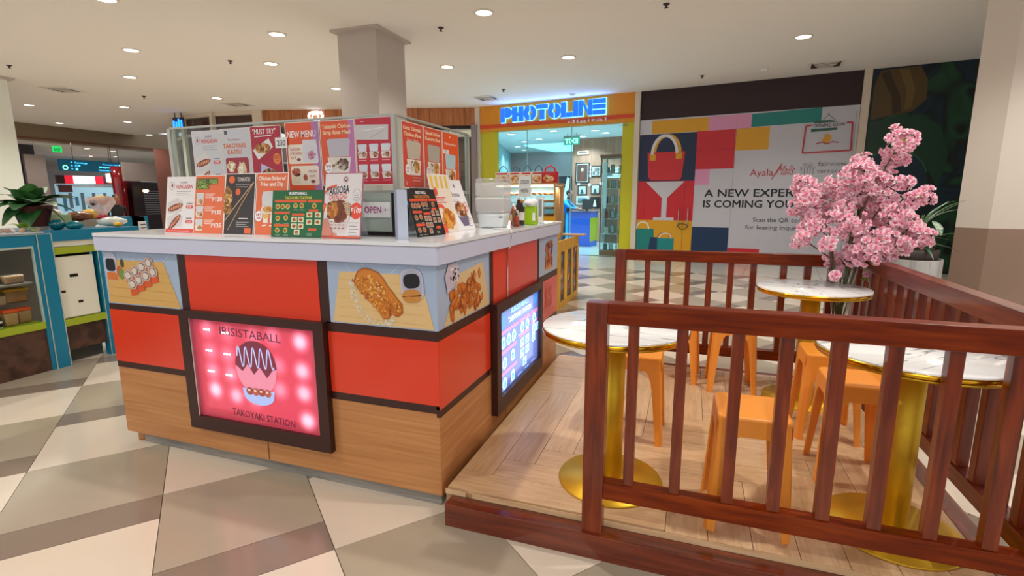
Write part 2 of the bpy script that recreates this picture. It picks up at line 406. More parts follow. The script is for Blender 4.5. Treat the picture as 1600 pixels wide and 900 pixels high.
P.poly([(0.06, 0.67), (0.44, 0.67), (0.48, 0.1), (0.06, 0.1)], '#12807c', 3); P.ring(0.20, 0.66, 0.15, 0.17, 0.03, '#e6dcd0', 4, 16, 0, 180)
P.poly([(0.38, 0.48), (0.56, 0.48), (0.53, 0.1), (0.33, 0.1)], '#10365c', 4); P.rect(0.53, 0.1, 0.36, 0.37, '#14888a', 4); P.ring(0.70, 0.47, 0.14, 0.12, 0.025, '#e6dcd0', 5, 16, 0, 180); P.ring(0.66, 0.46, 0.14, 0.14, 0.02, '#c07030', 4, 16, 0, 180)
for i_, (dx_, dz_) in enumerate(((0, 0), (.007, 0), (.0, .004), (.007, .004))): P.text('A NEW EXPERIENCE', 1.46+dx_, 1.36+dz_, 0.155, '#131722', 3+i_*.3, 2.35); P.text('IS COMING YOUR WAY', 1.45+dx_, 1.14+dz_, 0.155, '#131722', 3+i_*.3, 2.4)
P.text('Scan the QR code', 2.42, 0.86, 0.085, '#55596a', 3, 0.93, 0.01); P.text('for leasing inquiries', 2.29, 0.71, 0.085, '#55596a', 3, 1.1, 0.01)
P.text('Ayala', 2.30, 1.77, 0.14, '#b8383c', 3, 0.42); P.text('Malls', 2.76, 1.78, 0.19, '#b8383c', 3, 0.29, -0.005, shear=0.45); P.line([(2.70, 1.70), (2.86, 2.0)], 0.018, '#b8383c', 3)
P.text('fairview', 3.47, 1.93, 0.085, '#6d6a74', 3, 0.46); P.text('terraces', 3.46, 1.80, 0.085, '#6d6a74', 3, 0.46)
for i in range(5):
    x = 3.20+i*0.05; hh = (0.10, 0.17, 0.12, 0.17, 0.10)[i]; P.line([(x, 1.78), (x, 1.78+hh)], 0.010, '#76737c', 3); P.ring(x, 1.80+hh, 0.028, 0.028, 0.009, '#76737c', 3, 12)
for a, c in (((3.19, 2.18), (3.97, 2.20)), ((3.97, 2.20), (3.95, 2.70)), ((3.21, 2.68), (3.19, 2.18)), ((3.21, 2.68), (3.30, 2.685)), ((3.86, 2.70), (3.95, 2.70))): P.line([a, c], 0.03, '#b83a46', 4)
P.text('OPENING SOON', 3.33, 2.645, 0.06, '#2a3330', 5, 0.50, 0.01); P.poly([(3.30, 2.56), (3.72, 2.58), (3.72, 2.62), (3.30, 2.62)], '#2e5f55', 4); P.poly([(3.30, 2.72), (3.75, 2.72), (3.60, 2.76), (3.40, 2.76)], '#2e5f55', 4)
P.line([(3.47, 2.76), (3.56, 2.86), (3.68, 2.76)], 0.008, '#333a3a', 4); P.ell(3.56, 2.87, 0.012, 0.012, '#222222', 5)
P.ell(3.57, 2.42, 0.07, 0.08, '#d99a2b', 4, 14, 0.25, 5); P.line([(3.40, 2.34), (3.50, 2.37), (3.58, 2.33), (3.66, 2.37), (3.76, 2.35)], 0.018, '#a8404c', 5)
P.line([(1.99, 0.05), (1.99, 2.9)], 0.006, '#9a9aa6', 2); P.line([(3.98, 0.05), (4.0, 2.9)], 0.012, '#a4a4ae', 2); P.line([(1.25, 2.31), (2.0, 2.31)], 0.006, '#8f1a24', 2); P.line([(1.05, 0.1), (1.06, 1.6)], 0.005, '#7a1d20', 4); P.line([(0.22, 0.9), (0.22, 1.6)], 0.005, '#7a1d20', 2)
P.build('printed_artwork', banner)
q = MB()
for s_ in (0.97, 1.16):
    q.tube([(s_, 0.72, 0.004), (s_, 0.72, 0.06), (s_, 1.12, 0.06), (s_, 1.12, 0.004)], 0.011, M_STEEL, 8)
q.tube([(0.95, 0.76, 0.065), (1.03, 0.68, 0.075), (1.12, 0.68, 0.075), (1.18, 0.76, 0.065), (1.1, 0.79, 0.07), (1.0, 0.79, 0.07), (0.95, 0.76, 0.065)], 0.008, M_BLACK, 6)
o = q.build('door_handles', banner); o['label'] = 'pair of steel pull handles chained together'

def art_mat():
    m = mat('mural_print', '#0c1716', 0.35); L = m.node_tree.links; bs = m.node_tree.nodes['Principled BSDF']
    tc = N(m, 'ShaderNodeTexCoord'); nz = N(m, 'ShaderNodeTexNoise'); nz.inputs['Scale'].default_value = 0.9; nz.inputs['Detail'].default_value = 1.5; nz.inputs['Distortion'].default_value = 2.2
    L.new(tc.outputs['Object'], nz.inputs['Vector'])
    c = ramp_cols(m, nz.outputs['Fac'], [(0.30, '#0a1015'), (0.45, '#0f2a3a'), (0.52, '#0c1c16'), (0.60, '#1d4a30'), (0.68, '#0b120f')])
    L.new(c, bs.inputs['Base Color']); return m
q = MB(); fbox(q, 4.17, 8.5, 0.05, 0.2, 0, H-0.001, art_mat()); mural = struct('wall_far_right', q, 'dark green and navy printed panel right of the hoarding')
P = Print(0.002)
P.poly([(0.02, 2.72), (0.30, 2.78), (0.62, 2.83), (0.80, 3.02), (0.78, 3.35), (0.66, 3.58), (0.10, 3.56), (0.02, 3.3)], '#55421f', 1); P.poly([(0.10, 3.5), (0.22, 3.55), (0.42, 3.1), (0.46, 2.84), (0.34, 2.8), (0.30, 3.1)], '#38280f', 2)
P.poly([(0.36, 3.55), (0.5, 3.55), (0.62, 3.2), (0.6, 2.9), (0.5, 2.85), (0.5, 3.2)], '#6a5528', 2)
P.poly([(0.0, 2.68), (0.3, 2.72), (0.75, 2.78), (1.05, 2.55), (1.2, 2.1), (1.12, 1.5), (0.9, 1.9), (0.5, 2.2), (0.0, 2.15)], '#123c29', 1)
P.ell(0.42, 1.55, 0.52, 0.62, '#0f2b3c', 3, 24)
P.ring(0.42, 1.55, 0.56, 0.66, 0.03, '#1c5a44', 4, 24, 20, 170)
P.build('printed_artwork', mural, facM(4.2, 0.045, 0))

# ---- wood-clad shop left of the photo shop
WA = Vector((-4.30, 10.52, 0)); WB = Vector((-9.78, 8.92, 0)); WD = (WB-WA).normalized(); WN = Vector((WD.y, -WD.x, 0)); WN = WN if WN.y > 0 else -WN
M_CLAD = grain('pine_cladding', [(0.25, '#96542c'), (0.55, '#b46f3e'), (0.8, '#c2824c')], (14, 14, 1.2), 0.5, 0.0, 1.3)
wl = MB(); 
def wq(t, off, z): p = WA+WD*t+WN*off; return (p.x, p.y, z)
def wprism(b, t0, t1, o0, o1, z0, z1, m):
    ps = [wq(t0, o0, 0), wq(t1, o0, 0), wq(t1, o1, 0), wq(t0, o1, 0)]; ps = [(p[0], p[1]) for p in ps]
    b.prism(ps[::-1], z0, z1, m)
wprism(wl, 0, 5.7, 0.06, 0.2, 3.17, H-0.001, mat('cladding_back', '#5c3018', 0.6))
clad = struct('wall_back_left', wl, 'shop fascia of upright pine boards left of the photo shop')
for i in range(19):
    q = MB(); wprism(q, 0.005+i*0.30, 0.295+i*0.30, 0.03, 0.06, 3.17, H-0.002, M_CLAD); q.build('plank', clad)
q = MB(); wprism(q, 0.0, 0.14, -0.05, 0.3, 0, 3.17, mat('grey_pilaster', '#8d8480', 0.6)); wprism(q, 5.55, 5.8, -0.05, 0.3, 0, H-0.001, M_MULL); struct('trim_5', q, 'grey and beige posts framing the wood-clad shop')
q = MB(); q.box((-20, 19.5, 0), (9, 19.7, 4.2), mat('service_wall', '#6a5c52', .8)); struct('wall_rear', q, 'plain wall far behind the shops')
# restaurant interior behind
q = MB(); wprism(q, 0.35, 5.7, 1.9, 2.0, 0, 3.17, mat('dark_restaurant_wall', '#4a3a32', 0.7)); wprism(q, 0.35, 5.7, 0.2, 1.9, 3.17, 3.22, mat('dark_restaurant_ceiling', '#5a4a42', 0.8)); struct('wall_restaurant', q, 'dark restaurant interior beside the photo shop')
q = MB(); wprism(q, 0.15, 1.1, 0.12, 0.16, 3.10, 3.17, M_BLACK); struct('trim_6', q, 'black roller track under the pine fascia')
def bulb(p, lab):
    t = thing('pendant_bulb', lab, 'lamp', p)
    q = MB(); q.sphere((0, 0, 0), 0.075, mat('warm_bulb', '#ffe9c0', 0.4, em='#ffd9a0', ems=6.0)); q.build('globe', t)
    q = MB(); q.tube([(0, 0, 0.07), (0, 0, 3.17-p[2])], 0.006, M_BLACK, 6); q.tube([(0, 0, 0.06), (0, 0, 0.13)], 0.02, M_BLACK, 8); q.build('cord', t)
    l = bpy.data.lights.new('bulb_light', 'POINT'); l.energy = 14; l.color = (1, .75, .5); l.shadow_soft_size = 0.08
    lo = bpy.data.objects.new('bulb_light', l); C.objects.link(lo); lo.parent = t; lo.location = (0, 0, -0.1)
p = wq(0.85, 1.2, 2.55); bulb(p, 'upper glowing globe pendant in the dark restaurant')
p = wq(0.80, 0.5, 2.25); bulb(p, 'lower glowing globe pendant in the dark restaurant')
rc = thing('red_booth_seat', 'red upholstered tall booth seat inside the dark restaurant', 'seat', wq(0.80, 0.95, 0))
q = MB(); q.box((-0.22, -0.06, 0.9), (0.22, 0.1, 2.1), mat('red_vinyl', '#c41f1a', 0.4), None, 0.08); q.build('backrest', rc)
q = MB(); q.box((-0.24, -0.5, 0.2), (0.24, 0.1, 0.9), mat('red_vinyl', '#c41f1a', 0.4), None, 0.05); q.build('seat', rc)
# white glyph sign and red ring sign on pine fascia
t = thing('shop_sign_letter', 'white illuminated script letter on the pine fascia', 'sign', wq(4.12, 0.02, 3.30))
t.matrix_world = frame_M(wq(4.35, -0.03, 3.34), -WD, (0, 0, 1))
P = Print(0.01); mw = mat('white_sign_glow', '#ffffff', 0.4, em='#eaf6ff', ems=2.2); P.em = lambda c: mw
P.ring(0.22, 0.09, 0.21, 0.13, 0.06, '#fff', 1, 24); P.ring(0.22, 0.07, 0.10, 0.09, 0.04, '#fff', 2, 16); P.line([(0.05, 0.16), (0.40, 0.18)], 0.05, '#fff', 2); P.build('letter', t)
t = thing('round_neon_sign', 'round red neon sign glowing on the pine fascia beside the column', 'sign', wq(2.05, 0.02, 3.2)); t.matrix_world = frame_M(wq(2.25, -0.06, 3.36), -WD, (0, 0, 1))
P = Print(0.01); mr = mat('red_neon', '#ff4060', 0.4, em='#ff2a4a', ems=3.0); P.em = lambda c: mr
P.ring(0, 0, 0.20, 0.20, 0.07, '#f00', 2, 28); P.build('neon_ring', t); q = MB(); q.lathe([(0.0, -0.02), (0.24, -0.02), (0.24, 0.01), (0.0, 0.01)], mat('red_sign_back', '#c01830', 0.4, em='#c01830', ems=0.4), 28, cap=False); q.build('backing_disc', t)

# ---- curved corner shop at far left of facade
pts = [Vector((-9.78, 8.92, 0)), Vector((-11.1, 8.75, 0)), Vector((-12.3, 8.87, 0)), Vector((-13.3, 9.4, 0)), Vector((-14.2, 10.1, 0)), Vector((-14.6, 11.2, 0))]
def ribbon(b, pts, o0, o1, z0, z1, m):
    for p, r in zip(pts, pts[1:]):
        d = (r-p).normalized(); n = Vector((d.y, -d.x, 0))      # points inward (behind)
        n = n if n.y > 0 or n.x > 0 else -n
        if n.dot(Vector((0.3, 1, 0))) < 0: n = -n
        ps = [p+n*o0, r+n*o0, r+n*o1, p+n*o1]; b.prism([(a.x, a.y) for a in ps], z0, z1, m)
q = MB(); ribbon(q, pts, 0.0, 0.12, H-0.10, H-0.001, M_MULL); ribbon(q, pts, 0.0, 0.1, 3.02, 3.08, M_MULL); struct('trim_7', q, 'beige curved frame of the corner shop')
q = MB(); ribbon(q, pts, 0.25, 0.3, 0, H-0.001, mat('burgundy_panel', '#6e2f26', 0.35)); struct('wall_corner_shop', q, 'burgundy curved shop front behind the menu boards')
q = MB(); ribbon(q, pts, 0.05, 0.06, 0, H-0.1, M_GLASS); struct('window_1', q, 'curved shop glass')
q = MB()
for p in pts[1:]: q.box((p.x-0.05, p.y-0.05, 0), (p.x+0.05, p.y+0.05, H-0.001), M_MULL)
struct('trim_8', q, 'beige posts of the curved corner shop')
t = thing('blue_neon_sign', 'blue glowing sign at the curved corner shop above the first menu board', 'sign', (0, 0, 0)); t.matrix_world = frame_M((-12.15, 8.50, 3.20), (0.80, 0.10, 0), (0, 0, 1))
P = Print(0.01); mb_ = mat('blue_neon', '#2a7bff', 0.4, em='#1f7dff', ems=3.0); P.em = lambda c: mb_
for i in range(4): P.rect(-0.05+i*0.08, 0.0, 0.06, 0.20+.02*i-0.05*(i % 2), '#00f', 1); 
P.build('lettering', t); q = MB(); q.box((-.06, -.02, -.03), (.28, .28, -.002), mat('neon_backing', '#22304c', .5)); q.box((0, .28, -.025), (.02, .399, -.01), M_BLACK); q.box((.2, .28, -.025), (.22, .399, -.01), M_BLACK); q.build('backing_bracket', t)

# ---- bulkhead and lower ceiling on the far left
M_BULK = grain('bronze_bulkhead', [(0.3, '#85735a'), (0.7, '#928066')], (1, 1, 1), 0.6, nscale=0.5)
q = MB(); q.box((-18.15, 3.0, 3.10), (-18.0, 15.5, H+0.15), M_BULK); struct('trim_9', q, 'bronze brown ceiling bulkhead above the far walkway')
q = MB(); q.box((-18.0, 3.0, 3.16), (-17.97, 15.5, 3.20), mat('bulkhead_line', '#7c4a36', 0.5)); struct('trim_10', q, 'reddish line along the bulkhead')
q = MB(); q.box((-36, 3.0, 3.06), (-18.1, 22, 3.12), M_CEIL); struct('ceiling_far', q, 'lower beige ceiling beyond the bulkhead')

# ================================================================== PHOTO SHOP
M_SHY = mat('yellow_fascia_panel', '#e08f14', 0.4); M_SHR = mat('orange_red_stripe', '#d8481a', 0.4); M_OLIVE = mat('lime_yellow_panel', '#c8c21c', 0.4)
q = MB(); fbox(q, -4.0, -0.06, -0.02, 0.2, 2.99, H-0.001, M_SHY); fas = struct('wall_photo_fascia', q, 'yellow orange fascia of the photo shop')
q = MB(); fbox(q, -4.0, -0.06, -0.03, -0.02, 3.07, 3.155, M_SHR); struct('fascia_stripe', q, None, fas)
sg = thing('illuminated_shop_sign', 'glowing blue block letters PHOTOLINE on the yellow fascia', 'sign'); sg.matrix_world = facM(-3.35, -0.06, 3.17)
MBL = mat('blue_sign_face', '#1560f0', 0.35, em='#1b6cff', ems=0.9); MHALO = mat('blue_sign_halo', '#9fe0ff', 0.4, em='#6fc4ff', ems=2.4)
def arcpts(cx, cy, rx, ry, a0, a1, n=12): return [(cx+rx*math.cos(math.radians(a0+(a1-a0)*i/n)), cy+ry*math.sin(math.radians(a0+(a1-a0)*i/n))) for i in range(n+1)]
def rc_(x0, y0, x1, y1): return [(x0, y0), (x1, y0), (x1, y1), (x0, y1)]
GL = {'P': [rc_(0, 0, .30, 1), [(.36, .32), (.50, .32)]+arcpts(.55, .66, .36, .34, -90, 90)+[(.36, 1)]],
      'H': [rc_(0, 0, .38, 1), rc_(.38, .36, .50, .60), rc_(.50, 0, .88, 1)],
      'O': [arcpts(.44, .5, .44, .5, 95, 265)+arcpts(.42, .5, .12, .14, 265, 95), arcpts(.50, .5, .44, .5, -85, 85)+arcpts(.52, .5, .12, .14, 85, -85)],
      'T': [rc_(0, .72, .86, 1), rc_(.26, 0, .60, .66)],
      'L': [rc_(0, 0, .34, 1), rc_(.40, 0, .84, .30)],
      'I': [rc_(0, 0, .36, 1)],
      'N': [rc_(0, 0, .28, 1), [(.33, .95), (.33, .62), (.62, .05), (.62, .38)], rc_(.67, 0, .95, 1)],
      'E': [rc_(0, .72, .86, 1), rc_(0, .37, .86, .64), rc_(0, 0, .86, .28)]}
adv = {'P': .95, 'H': .93, 'O': .98, 'T': .90, 'L': .88, 'I': .41, 'N': 1.0, 'E': .9}
tot = sum(adv[c] for c in 'PHOTOLINE'); x = 0; HH = 0.335
for i, c in enumerate('PHOTOLINE'):
    k = 2.66/tot; q = MB(); hq = MB(); cy0 = 0.0015*i
    for pl in GL[c]:
        pl = [(x+a*k, d*HH+cy0) for a, d in pl]
        q.prism(pl, 0.02, 0.07, MBL)
        mx = sum(p[0] for p in pl)/len(pl); my = sum(p[1] for p in pl)/len(pl)
        xs = [p[0] for p in pl]; ys = [p[1] for p in pl]
        e = 0.016; fx = 1+2*e/(max(xs)-min(xs)); fy = 1+2*e/(max(ys)-min(ys)); cx0 = (max(xs)+min(xs))/2; cyy = (max(ys)+min(ys))/2
        hq.prism([(cx0+(a-cx0)*fx, cyy+(d-cyy)*fy) for a, d in pl], 0.004, 0.018, MHALO)
    o = q.build('letter', sg); hq.build('glow_edge', o); x += adv[c]*k
P = Print(0.006); P.text('digital', 1.74, -0.125, 0.075, '#f2efe8', 1, 0.92); P.build('lettering', sg)
l = bpy.data.lights.new('sign_glow', 'AREA'); l.shape = 'RECTANGLE'; l.size = 2.8; l.size_y = 0.3; l.energy = 14; l.color = (.25, .45, 1)
lo = bpy.data.objects.new('sign_glow', l); C.objects.link(lo); lo.parent = sg; lo.location = (1.33, 0.2, 0.12); lo.rotation_euler = (PI, 0, 0)
lo.rotation_euler = (math.radians(150), 0, 0)
P = Print(0.004); sn = thing('shop_unit_plate', 'tiny unit number on the glass at the right of the photo shop', 'plate'); sn.matrix_world = facM(-0.40, -0.01, 2.90); P.text('1108', 0, 0, 0.05, '#60777c', 1, 0.18); P.build('digits', sn)
# side panels, glass, floor, walls, ceiling of shop
for i, (a, c) in enumerate(((-4.0, -3.53), (-0.34, -0.06))):
    q = MB(); fbox(q, a, c, 0.02, 0.10, 0, 2.99, M_OLIVE); struct('trim_%d' % (11+i), q, 'lime yellow panel %s the photo shop glass' % ('left of', 'right of')[i])
q = MB(); fbox(q, -3.53, -2.7, 0.03, 0.042, 0.0, 2.99, M_GLASS); fbox(q, -2.7, -1.55, 0.03, 0.042, 2.35, 2.99, M_GLASS); fbox(q, -1.55, -0.34, 0.03, 0.042, 0.0, 2.99, M_GLASS); wi = struct('window_2', q, 'frameless glass front of the photo shop')
q = MB()
for s_ in (-2.7, -1.55): fbox(q, s_-0.008, s_+0.008, 0.025, 0.047, 0, 2.99, mat('glass_edge', '#8fc8c8', 0.2))
struct('glass_joint', q, None, wi)
M_SBL = mat('pale_blue_wall', '#b9e2ea', 0.6); M_SWD = grain('walnut_wall_panel', [(0.3, '#a8705a'), (0.7, '#c08a70')], (12, 12, 1), 0.45, nscale=1.2); M_SPK = mat('dusty_pink_wall', '#c4a8a4', 0.6)
q = MB(); fbox(q, -7.2, -0.05, 0.2, 7.2, 3.10, 3.16, mat('shop_ceiling_white', '#e8f2f2', 0.8)); struct('ceiling_shop', q, 'white ceiling of the photo shop')
q = MB(); fbox(q, -7.2, -0.05, 0.05, 7.2, 0.0, 0.004, mat('shop_floor_tile', '#cfd8d4', 0.2)); struct('floor_shop', q, 'pale glossy floor of the photo shop')
q = MB(); q.prism([tuple(fac(a, c, 0))[:2] for a, c in ((-4.12, 0.27), (-6.9, 7.2), (-7.0, 7.2), (-4.2, 0.27))][::-1], 0, 3.1, M_SBL); struct('wall_shop_left', q, 'pale blue left wall of the photo shop')
q = MB(); fbox(q, -7.2, -0.05, 7.0, 7.2, 0, 3.1, M_SPK); fbox(q, -3.9, -3.2, 6.9, 7.0, 0, 3.1, M_SBL); struct('wall_shop_back', q, 'dusty pink rear wall of the photo shop')
q = MB(); fbox(q, -2.86, -0.05, 3.5, 3.7, 0, 3.1, M_SWD); wsw = struct('wall_shop_side', q, 'walnut panelled wall hung with framed photographs')
q = MB(); fbox(q, -0.05, 0.02, 0.26, 7.2, 0, 3.1, M_SBL); struct('wall_shop_right', q, 'right wall of the photo shop')
q = MB(); fbox(q, -1.86, -1.40, 3.46, 3.5, 0, 1.89, mat('dark_walnut_door', '#58402f', 0.45)); dr = struct('door_1', q, 'dark walnut door in the panelled wall')
q = MB(); fbox(q, -1.50, -1.46, 3.42, 3.46, 0.9, 1.05, M_STEEL); struct('door_handle', q, None, dr)
def spot(loc, e, col=LAMP_COL, size=2.4, blend=0.6, parent=None, rad=0.06):
    l = bpy.data.lights.new('lamp_light', 'SPOT'); l.energy = e; l.color = col; l.spot_size = size; l.spot_blend = blend; l.shadow_soft_size = rad
    lo = bpy.data.objects.new('lamp_light', l); C.objects.link(lo); lo.location = loc
    if parent is not None: lo.parent = parent
    return lo
M_TRIMR = mat('downlight_trim_ring', '#e9e2d8', 0.5); M_DIFF = mat('downlight_diffuser', '#ffffff', 0.4, em='#fff3e2', ems=9.0); M_DIFFO = mat('downlight_off', '#e6dccd', 0.4)
M_DIFFC = mat('downlight_cool', '#ffffff', 0.4, em='#eafcff', ems=6.0)
def downlight(x, y, z, label, r=0.098, on=True, e=LAMP_W, col=LAMP_COL, group=None, dm=None):
    t = thing('ceiling_downlight', label, 'light', (x, y, z), group=group)
    q = MB(); q.lathe([(r, -0.001), (r*1.28, -0.001), (r*1.28, -0.008), (r, -0.014), (r, -0.001)], M_TRIMR, 24, cap=False); q.build('trim_ring', t)
    q = MB(); q.lathe([(0.0, -0.006), (r, -0.006)], dm or (M_DIFF if on else M_DIFFO), 24, cap=False); q.build('diffuser', t)
    if on and e: spot((0, 0, -0.03), e, col, parent=t, rad=0.05)
    return t
DL = [(-1.58, 4.43, 'round downlight nearest top centre of the ceiling'), (-3.18, 6.64, 'downlight just right of the square column'), (-1.06, 6.76, 'downlight above the photo shop sign'),
      (2.33, 6.85, 'lone downlight in front of the hoarding'), (-4.6, 4.23, 'larger downlight left of the square column'), (-5.88, 5.43, 'second downlight left of the square column'),
      (-7.27, 4.08, 'downlight in the upper left ceiling, front one of its column'), (-9.08, 5.29, 'downlight in the upper left ceiling, second in its column'), (-9.32, 7.37, 'downlight in front of the burgundy corner shop'),
      (-14.31, 6.47, 'far left downlight beside the pale pier'), (-12.45, 7.44, 'downlight above the bulkhead, third in its column'), (-17.02, 8.64, 'left downlight closest to the bulkhead'), (-14.88, 9.16, 'right downlight closest to the bulkhead'),
      (-6.14, 7.45, 'downlight touching the left edge of the column'), (-5.47, 2.57, 'downlight cut by the top edge of the frame')]
for x, y, lab in DL: downlight(x, y, H, lab)
downlight(-17.4, 11.6, H, 'downlight near the blue neon sign', e=0)
downlight(-13.3, 5.3, H, 'unlit downlight beside the left pier', on=False)
for i, (x, y) in enumerate(((-0.65, 0.65), (2.15, 0.45), (3.4, 3.4), (-2.6, -1.9), (1.2, -2.8), (5.6, 1.6), (-5.0, -0.6), (5.3, 4.1), (-8.0, 0.5), (-10.5, 2.5))):
    downlight(x, y, H, 'downlight outside the view, '+('above the kiosk', 'above the deck', 'beyond the deck on the right', 'above the floor left of the camera', 'right behind the camera', 'far to the right of the deck', 'above the floor beyond the teal counter', 'in front of the right pier', 'far left, nearer row', 'far left, farther row')[i], group='downlights outside the frame')
FARL = [(-18.65, 10.3), (-18.9, 11.3), (-21.91, 12.4), (-21.33, 12.96), (-25.4, 14.44), (-25.39, 15.35), (-33.0, 18.3)]
for i, (x, y) in enumerate(FARL):
    lab = 'small downlight beyond the bulkhead, ' + ('front left', 'front right', 'second row left', 'second row right', 'third row left', 'third row right', 'rearmost')[i]
    downlight(x, y, 3.06, lab, r=0.09, e=60)
# sprinklers, vents, smoke detectors
M_SPR = mat('sprinkler_dark_metal', '#3a302a', 0.5)
for x, y, lab in ((-10.14, 4.01, 'small dark sprinkler at the far left ceiling'), (-6.38, 5.07, 'dark sprinkler between downlights left of the column'), (-2.34, 4.76, 'dark sprinkler right of the column'), (-2.92, 8.76, 'dark sprinkler left above the photo shop'), (1.01, 8.87, 'dark sprinkler above the hoarding'), (0.55, 4.9, 'sprinkler at the top edge of the frame'), (-10.64, 6.65, 'tiny sprinkler near the bulkhead')):
    t = thing('ceiling_sprinkler', lab, 'sprinkler', (x, y, H))
    q = MB(); q.lathe([(0.0, -0.001), (0.04, -0.001), (0.035, -0.012), (0.012, -0.02), (0.012, -0.045), (0.0, -0.045)], M_SPR, 12); q.build('body', t)
    q = MB(); q.lathe([(0.0, -0.045), (0.028, -0.046), (0.0, -0.05)], M_SPR, 12); q.build('deflector', t)
for x, y, a, lab in ((-11.54, 5.6, .3, 'dark air vent at the far left ceiling'), (-9.56, 8.13, .1, 'air vent in front of the burgundy corner shop'), (-3.6, 9.48, -.1, 'air vent left above the photo shop sign'), (3.01, 8.75, -.14, 'air vent above the hoarding')):
    t = thing('air_vent', lab, 'vent', (x, y, H), rz=a)
    q = MB(); q.box((-0.27, -0.27, -0.012), (0.27, -0.22, -0.001), M_TRIMR); q.box((-0.27, 0.22, -0.012), (0.27, 0.27, -0.001), M_TRIMR); q.box((-0.27, -0.22, -0.012), (-0.22, 0.22, -0.001), M_TRIMR); q.box((0.22, -0.22, -0.012), (0.27, 0.22, -0.001), M_TRIMR); q.build('frame', t)
    onebox('duct_opening', (-0.22, -0.22, -0.003), (0.22, 0.22, -0.0015), M_SPR, t)
    for k in range(5): onebox('slat', (-0.2+k*0.02, -0.2+k*0.085, -0.012), (0.2-k*0.02, -0.165+k*0.085, -0.006), M_TRIMR, t)
t = thing('smoke_detector', 'white smoke detector near the hoarding vent', 'detector', (2.05, 8.72, H)); q = MB(); q.lathe([(0.0, -0.04), (0.05, -0.035), (0.07, -0.001), (0, -0.001)], M_PLASTW, 20); q.build('housing', t)
t = thing('smoke_detector', 'white smoke detector above the blue sign', 'detector', (-1.66, 9.75, H)); q = MB(); q.lathe([(0.0, -0.04), (0.05, -0.035), (0.07, -0.001), (0, -0.001)], M_PLASTW, 20); q.build('housing', t)

# shop interior fittings
SC_ = (0.52, 0.84, 1.0)
for i, (x, y) in enumerate(((-4.13, 13.92), (-4.84, 15.38), (-5.01, 16.6), (-3.5, 13.4), (-2.13, 13.2), (-1.36, 12.6), (-1.55, 12.0), (-2.6, 11.7), (-4.12, 15.7), (-3.9, 12.0))):
    downlight(x, y, 3.1, 'cool white downlight in the photo shop ceiling, ' + ('far left front', 'far left second', 'far left rear', 'middle left', 'middle right', 'right rear', 'right front', 'front centre', 'rear centre', 'front left')[i], r=0.11, e=(60, 60, 50, 130, 160, 160, 165, 160, 12, 140)[i], col=SC_, dm=M_DIFFC)
q = MB(); P_ = MB(); fbox(P_, -4.9, -3.35, 4.3, 6.9, 3.06, 3.099, mat('lit_ceiling_panel', '#cffcff', 0.5, em='#8fe8ff', ems=1.3)); tag(P_.build('ceiling_light_panel'), 'large cyan lit ceiling panel in the photo shop', 'light')
M_BLKF = mat('black_picture_frame', '#17120f', 0.4); M_WHF = mat('white_picture_frame', '#e6e2da', 0.4)
FR = [(-2.74, -2.30, 1.79, 2.39, M_BLKF, '#5a4038', 'tall black frame with a portrait of a woman, top left of the walnut wall'), (-2.24, -1.93, 1.97, 2.29, M_BLKF, '#8c8880', 'black multi-photo frame, top right of the walnut wall'),
      (-2.66, -2.37, 1.43, 1.72, M_BLKF, '#b8c4c8', 'small black frame with a standing figure, middle left'), (-2.24, -1.96, 1.45, 1.74, M_BLKF, '#b4bcc0', 'small black frame with a rider, middle right'),
      (-2.70, -2.30, 1.14, 1.40, M_WHF, '#6c8c98', 'white frame with a landscape, lower left'), (-2.25, -1.95, 1.04, 1.37, M_BLKF, '#14110f', 'black frame with a white dress figure, lower right'),
      (-1.80, -1.32, 1.93, 2.22, M_WHF, '#9aa6a0', 'white double photo frame above the walnut door')]
for i, (s0, s1, z0, z1, fm, pc, lab) in enumerate(FR):
    t = thing('picture_frame', lab, 'picture'); t.matrix_world = facM(s0, 3.5, z0); w_, h_ = s1-s0, z1-z0
    q = MB(); q.box((0, 0, 0.002), (w_, h_, 0.03), fm); q.build('frame', t)
    P = Print(0.006); P.b = MB(); M0 = 6
    P.rect(0.03, 0.03, w_-0.06, h_-0.06, '#cfc9bf' if i != 5 else pc, M0); P.rect(0.055, 0.055, w_-0.11, h_-0.11, pc, M0+1)
    if i in (0, 2, 3, 5):
        P.ell(w_/2, h_*0.66, w_*0.10, h_*0.09, '#d8b49a', M0+2, 12); P.poly([(w_*0.32, h_*0.15), (w_*0.68, h_*0.15), (w_*0.58, h_*0.56), (w_*0.42, h_*0.56)], ('#7b3c34', '', '#33404c', '#2c3038', '', '#f0f0f0')[i], M0+2)
    elif i == 4: P.poly([(0.06, 0.06), (w_-0.06, 0.06), (w_-0.06, h_*0.4), (w_*0.6, h_*0.6), (w_*0.3, h_*0.4), (0.06, h_*0.5)], '#3c5a48', M0+2)
    else:
        for a in range(3 if i == 1 else 2):
            for c in range(2 if i == 1 else 1): P.rect(0.06+a*(w_-0.1)/(3 if i == 1 else 2), 0.06+c*(h_-0.1)/2, (w_-0.16)/(3 if i == 1 else 2)*0.9, (h_-0.14)/(2 if i == 1 else 1)*0.9, ('#4b4f58', '#e0d8cc', '#7c6a5c')[(a+c) % 3], M0+2)
    P.build('photograph', t)
for i, (s, z) in enumerate(((-2.27, 2.24), (-2.27, 2.12), (-2.27, 2.0), (-2.64, 1.76), (-2.29, 1.73), (-1.93, 1.76))):
    t = thing('round_badge', 'small round white badge '+('right of the portrait frame, topmost', 'right of the portrait frame, middle one', 'right of the portrait frame, lowest', 'above left of the standing figure frame', 'between the two middle small frames', 'above right of the rider frame')[i], 'badge', group='round badges on the walnut wall'); t.matrix_world = facM(s, 3.48, z); q = MB(); q.lathe([(0, 0.005), (0.045, 0.003), (0.05, 0)], M_PLASTW, 16); q.build('disc', t)
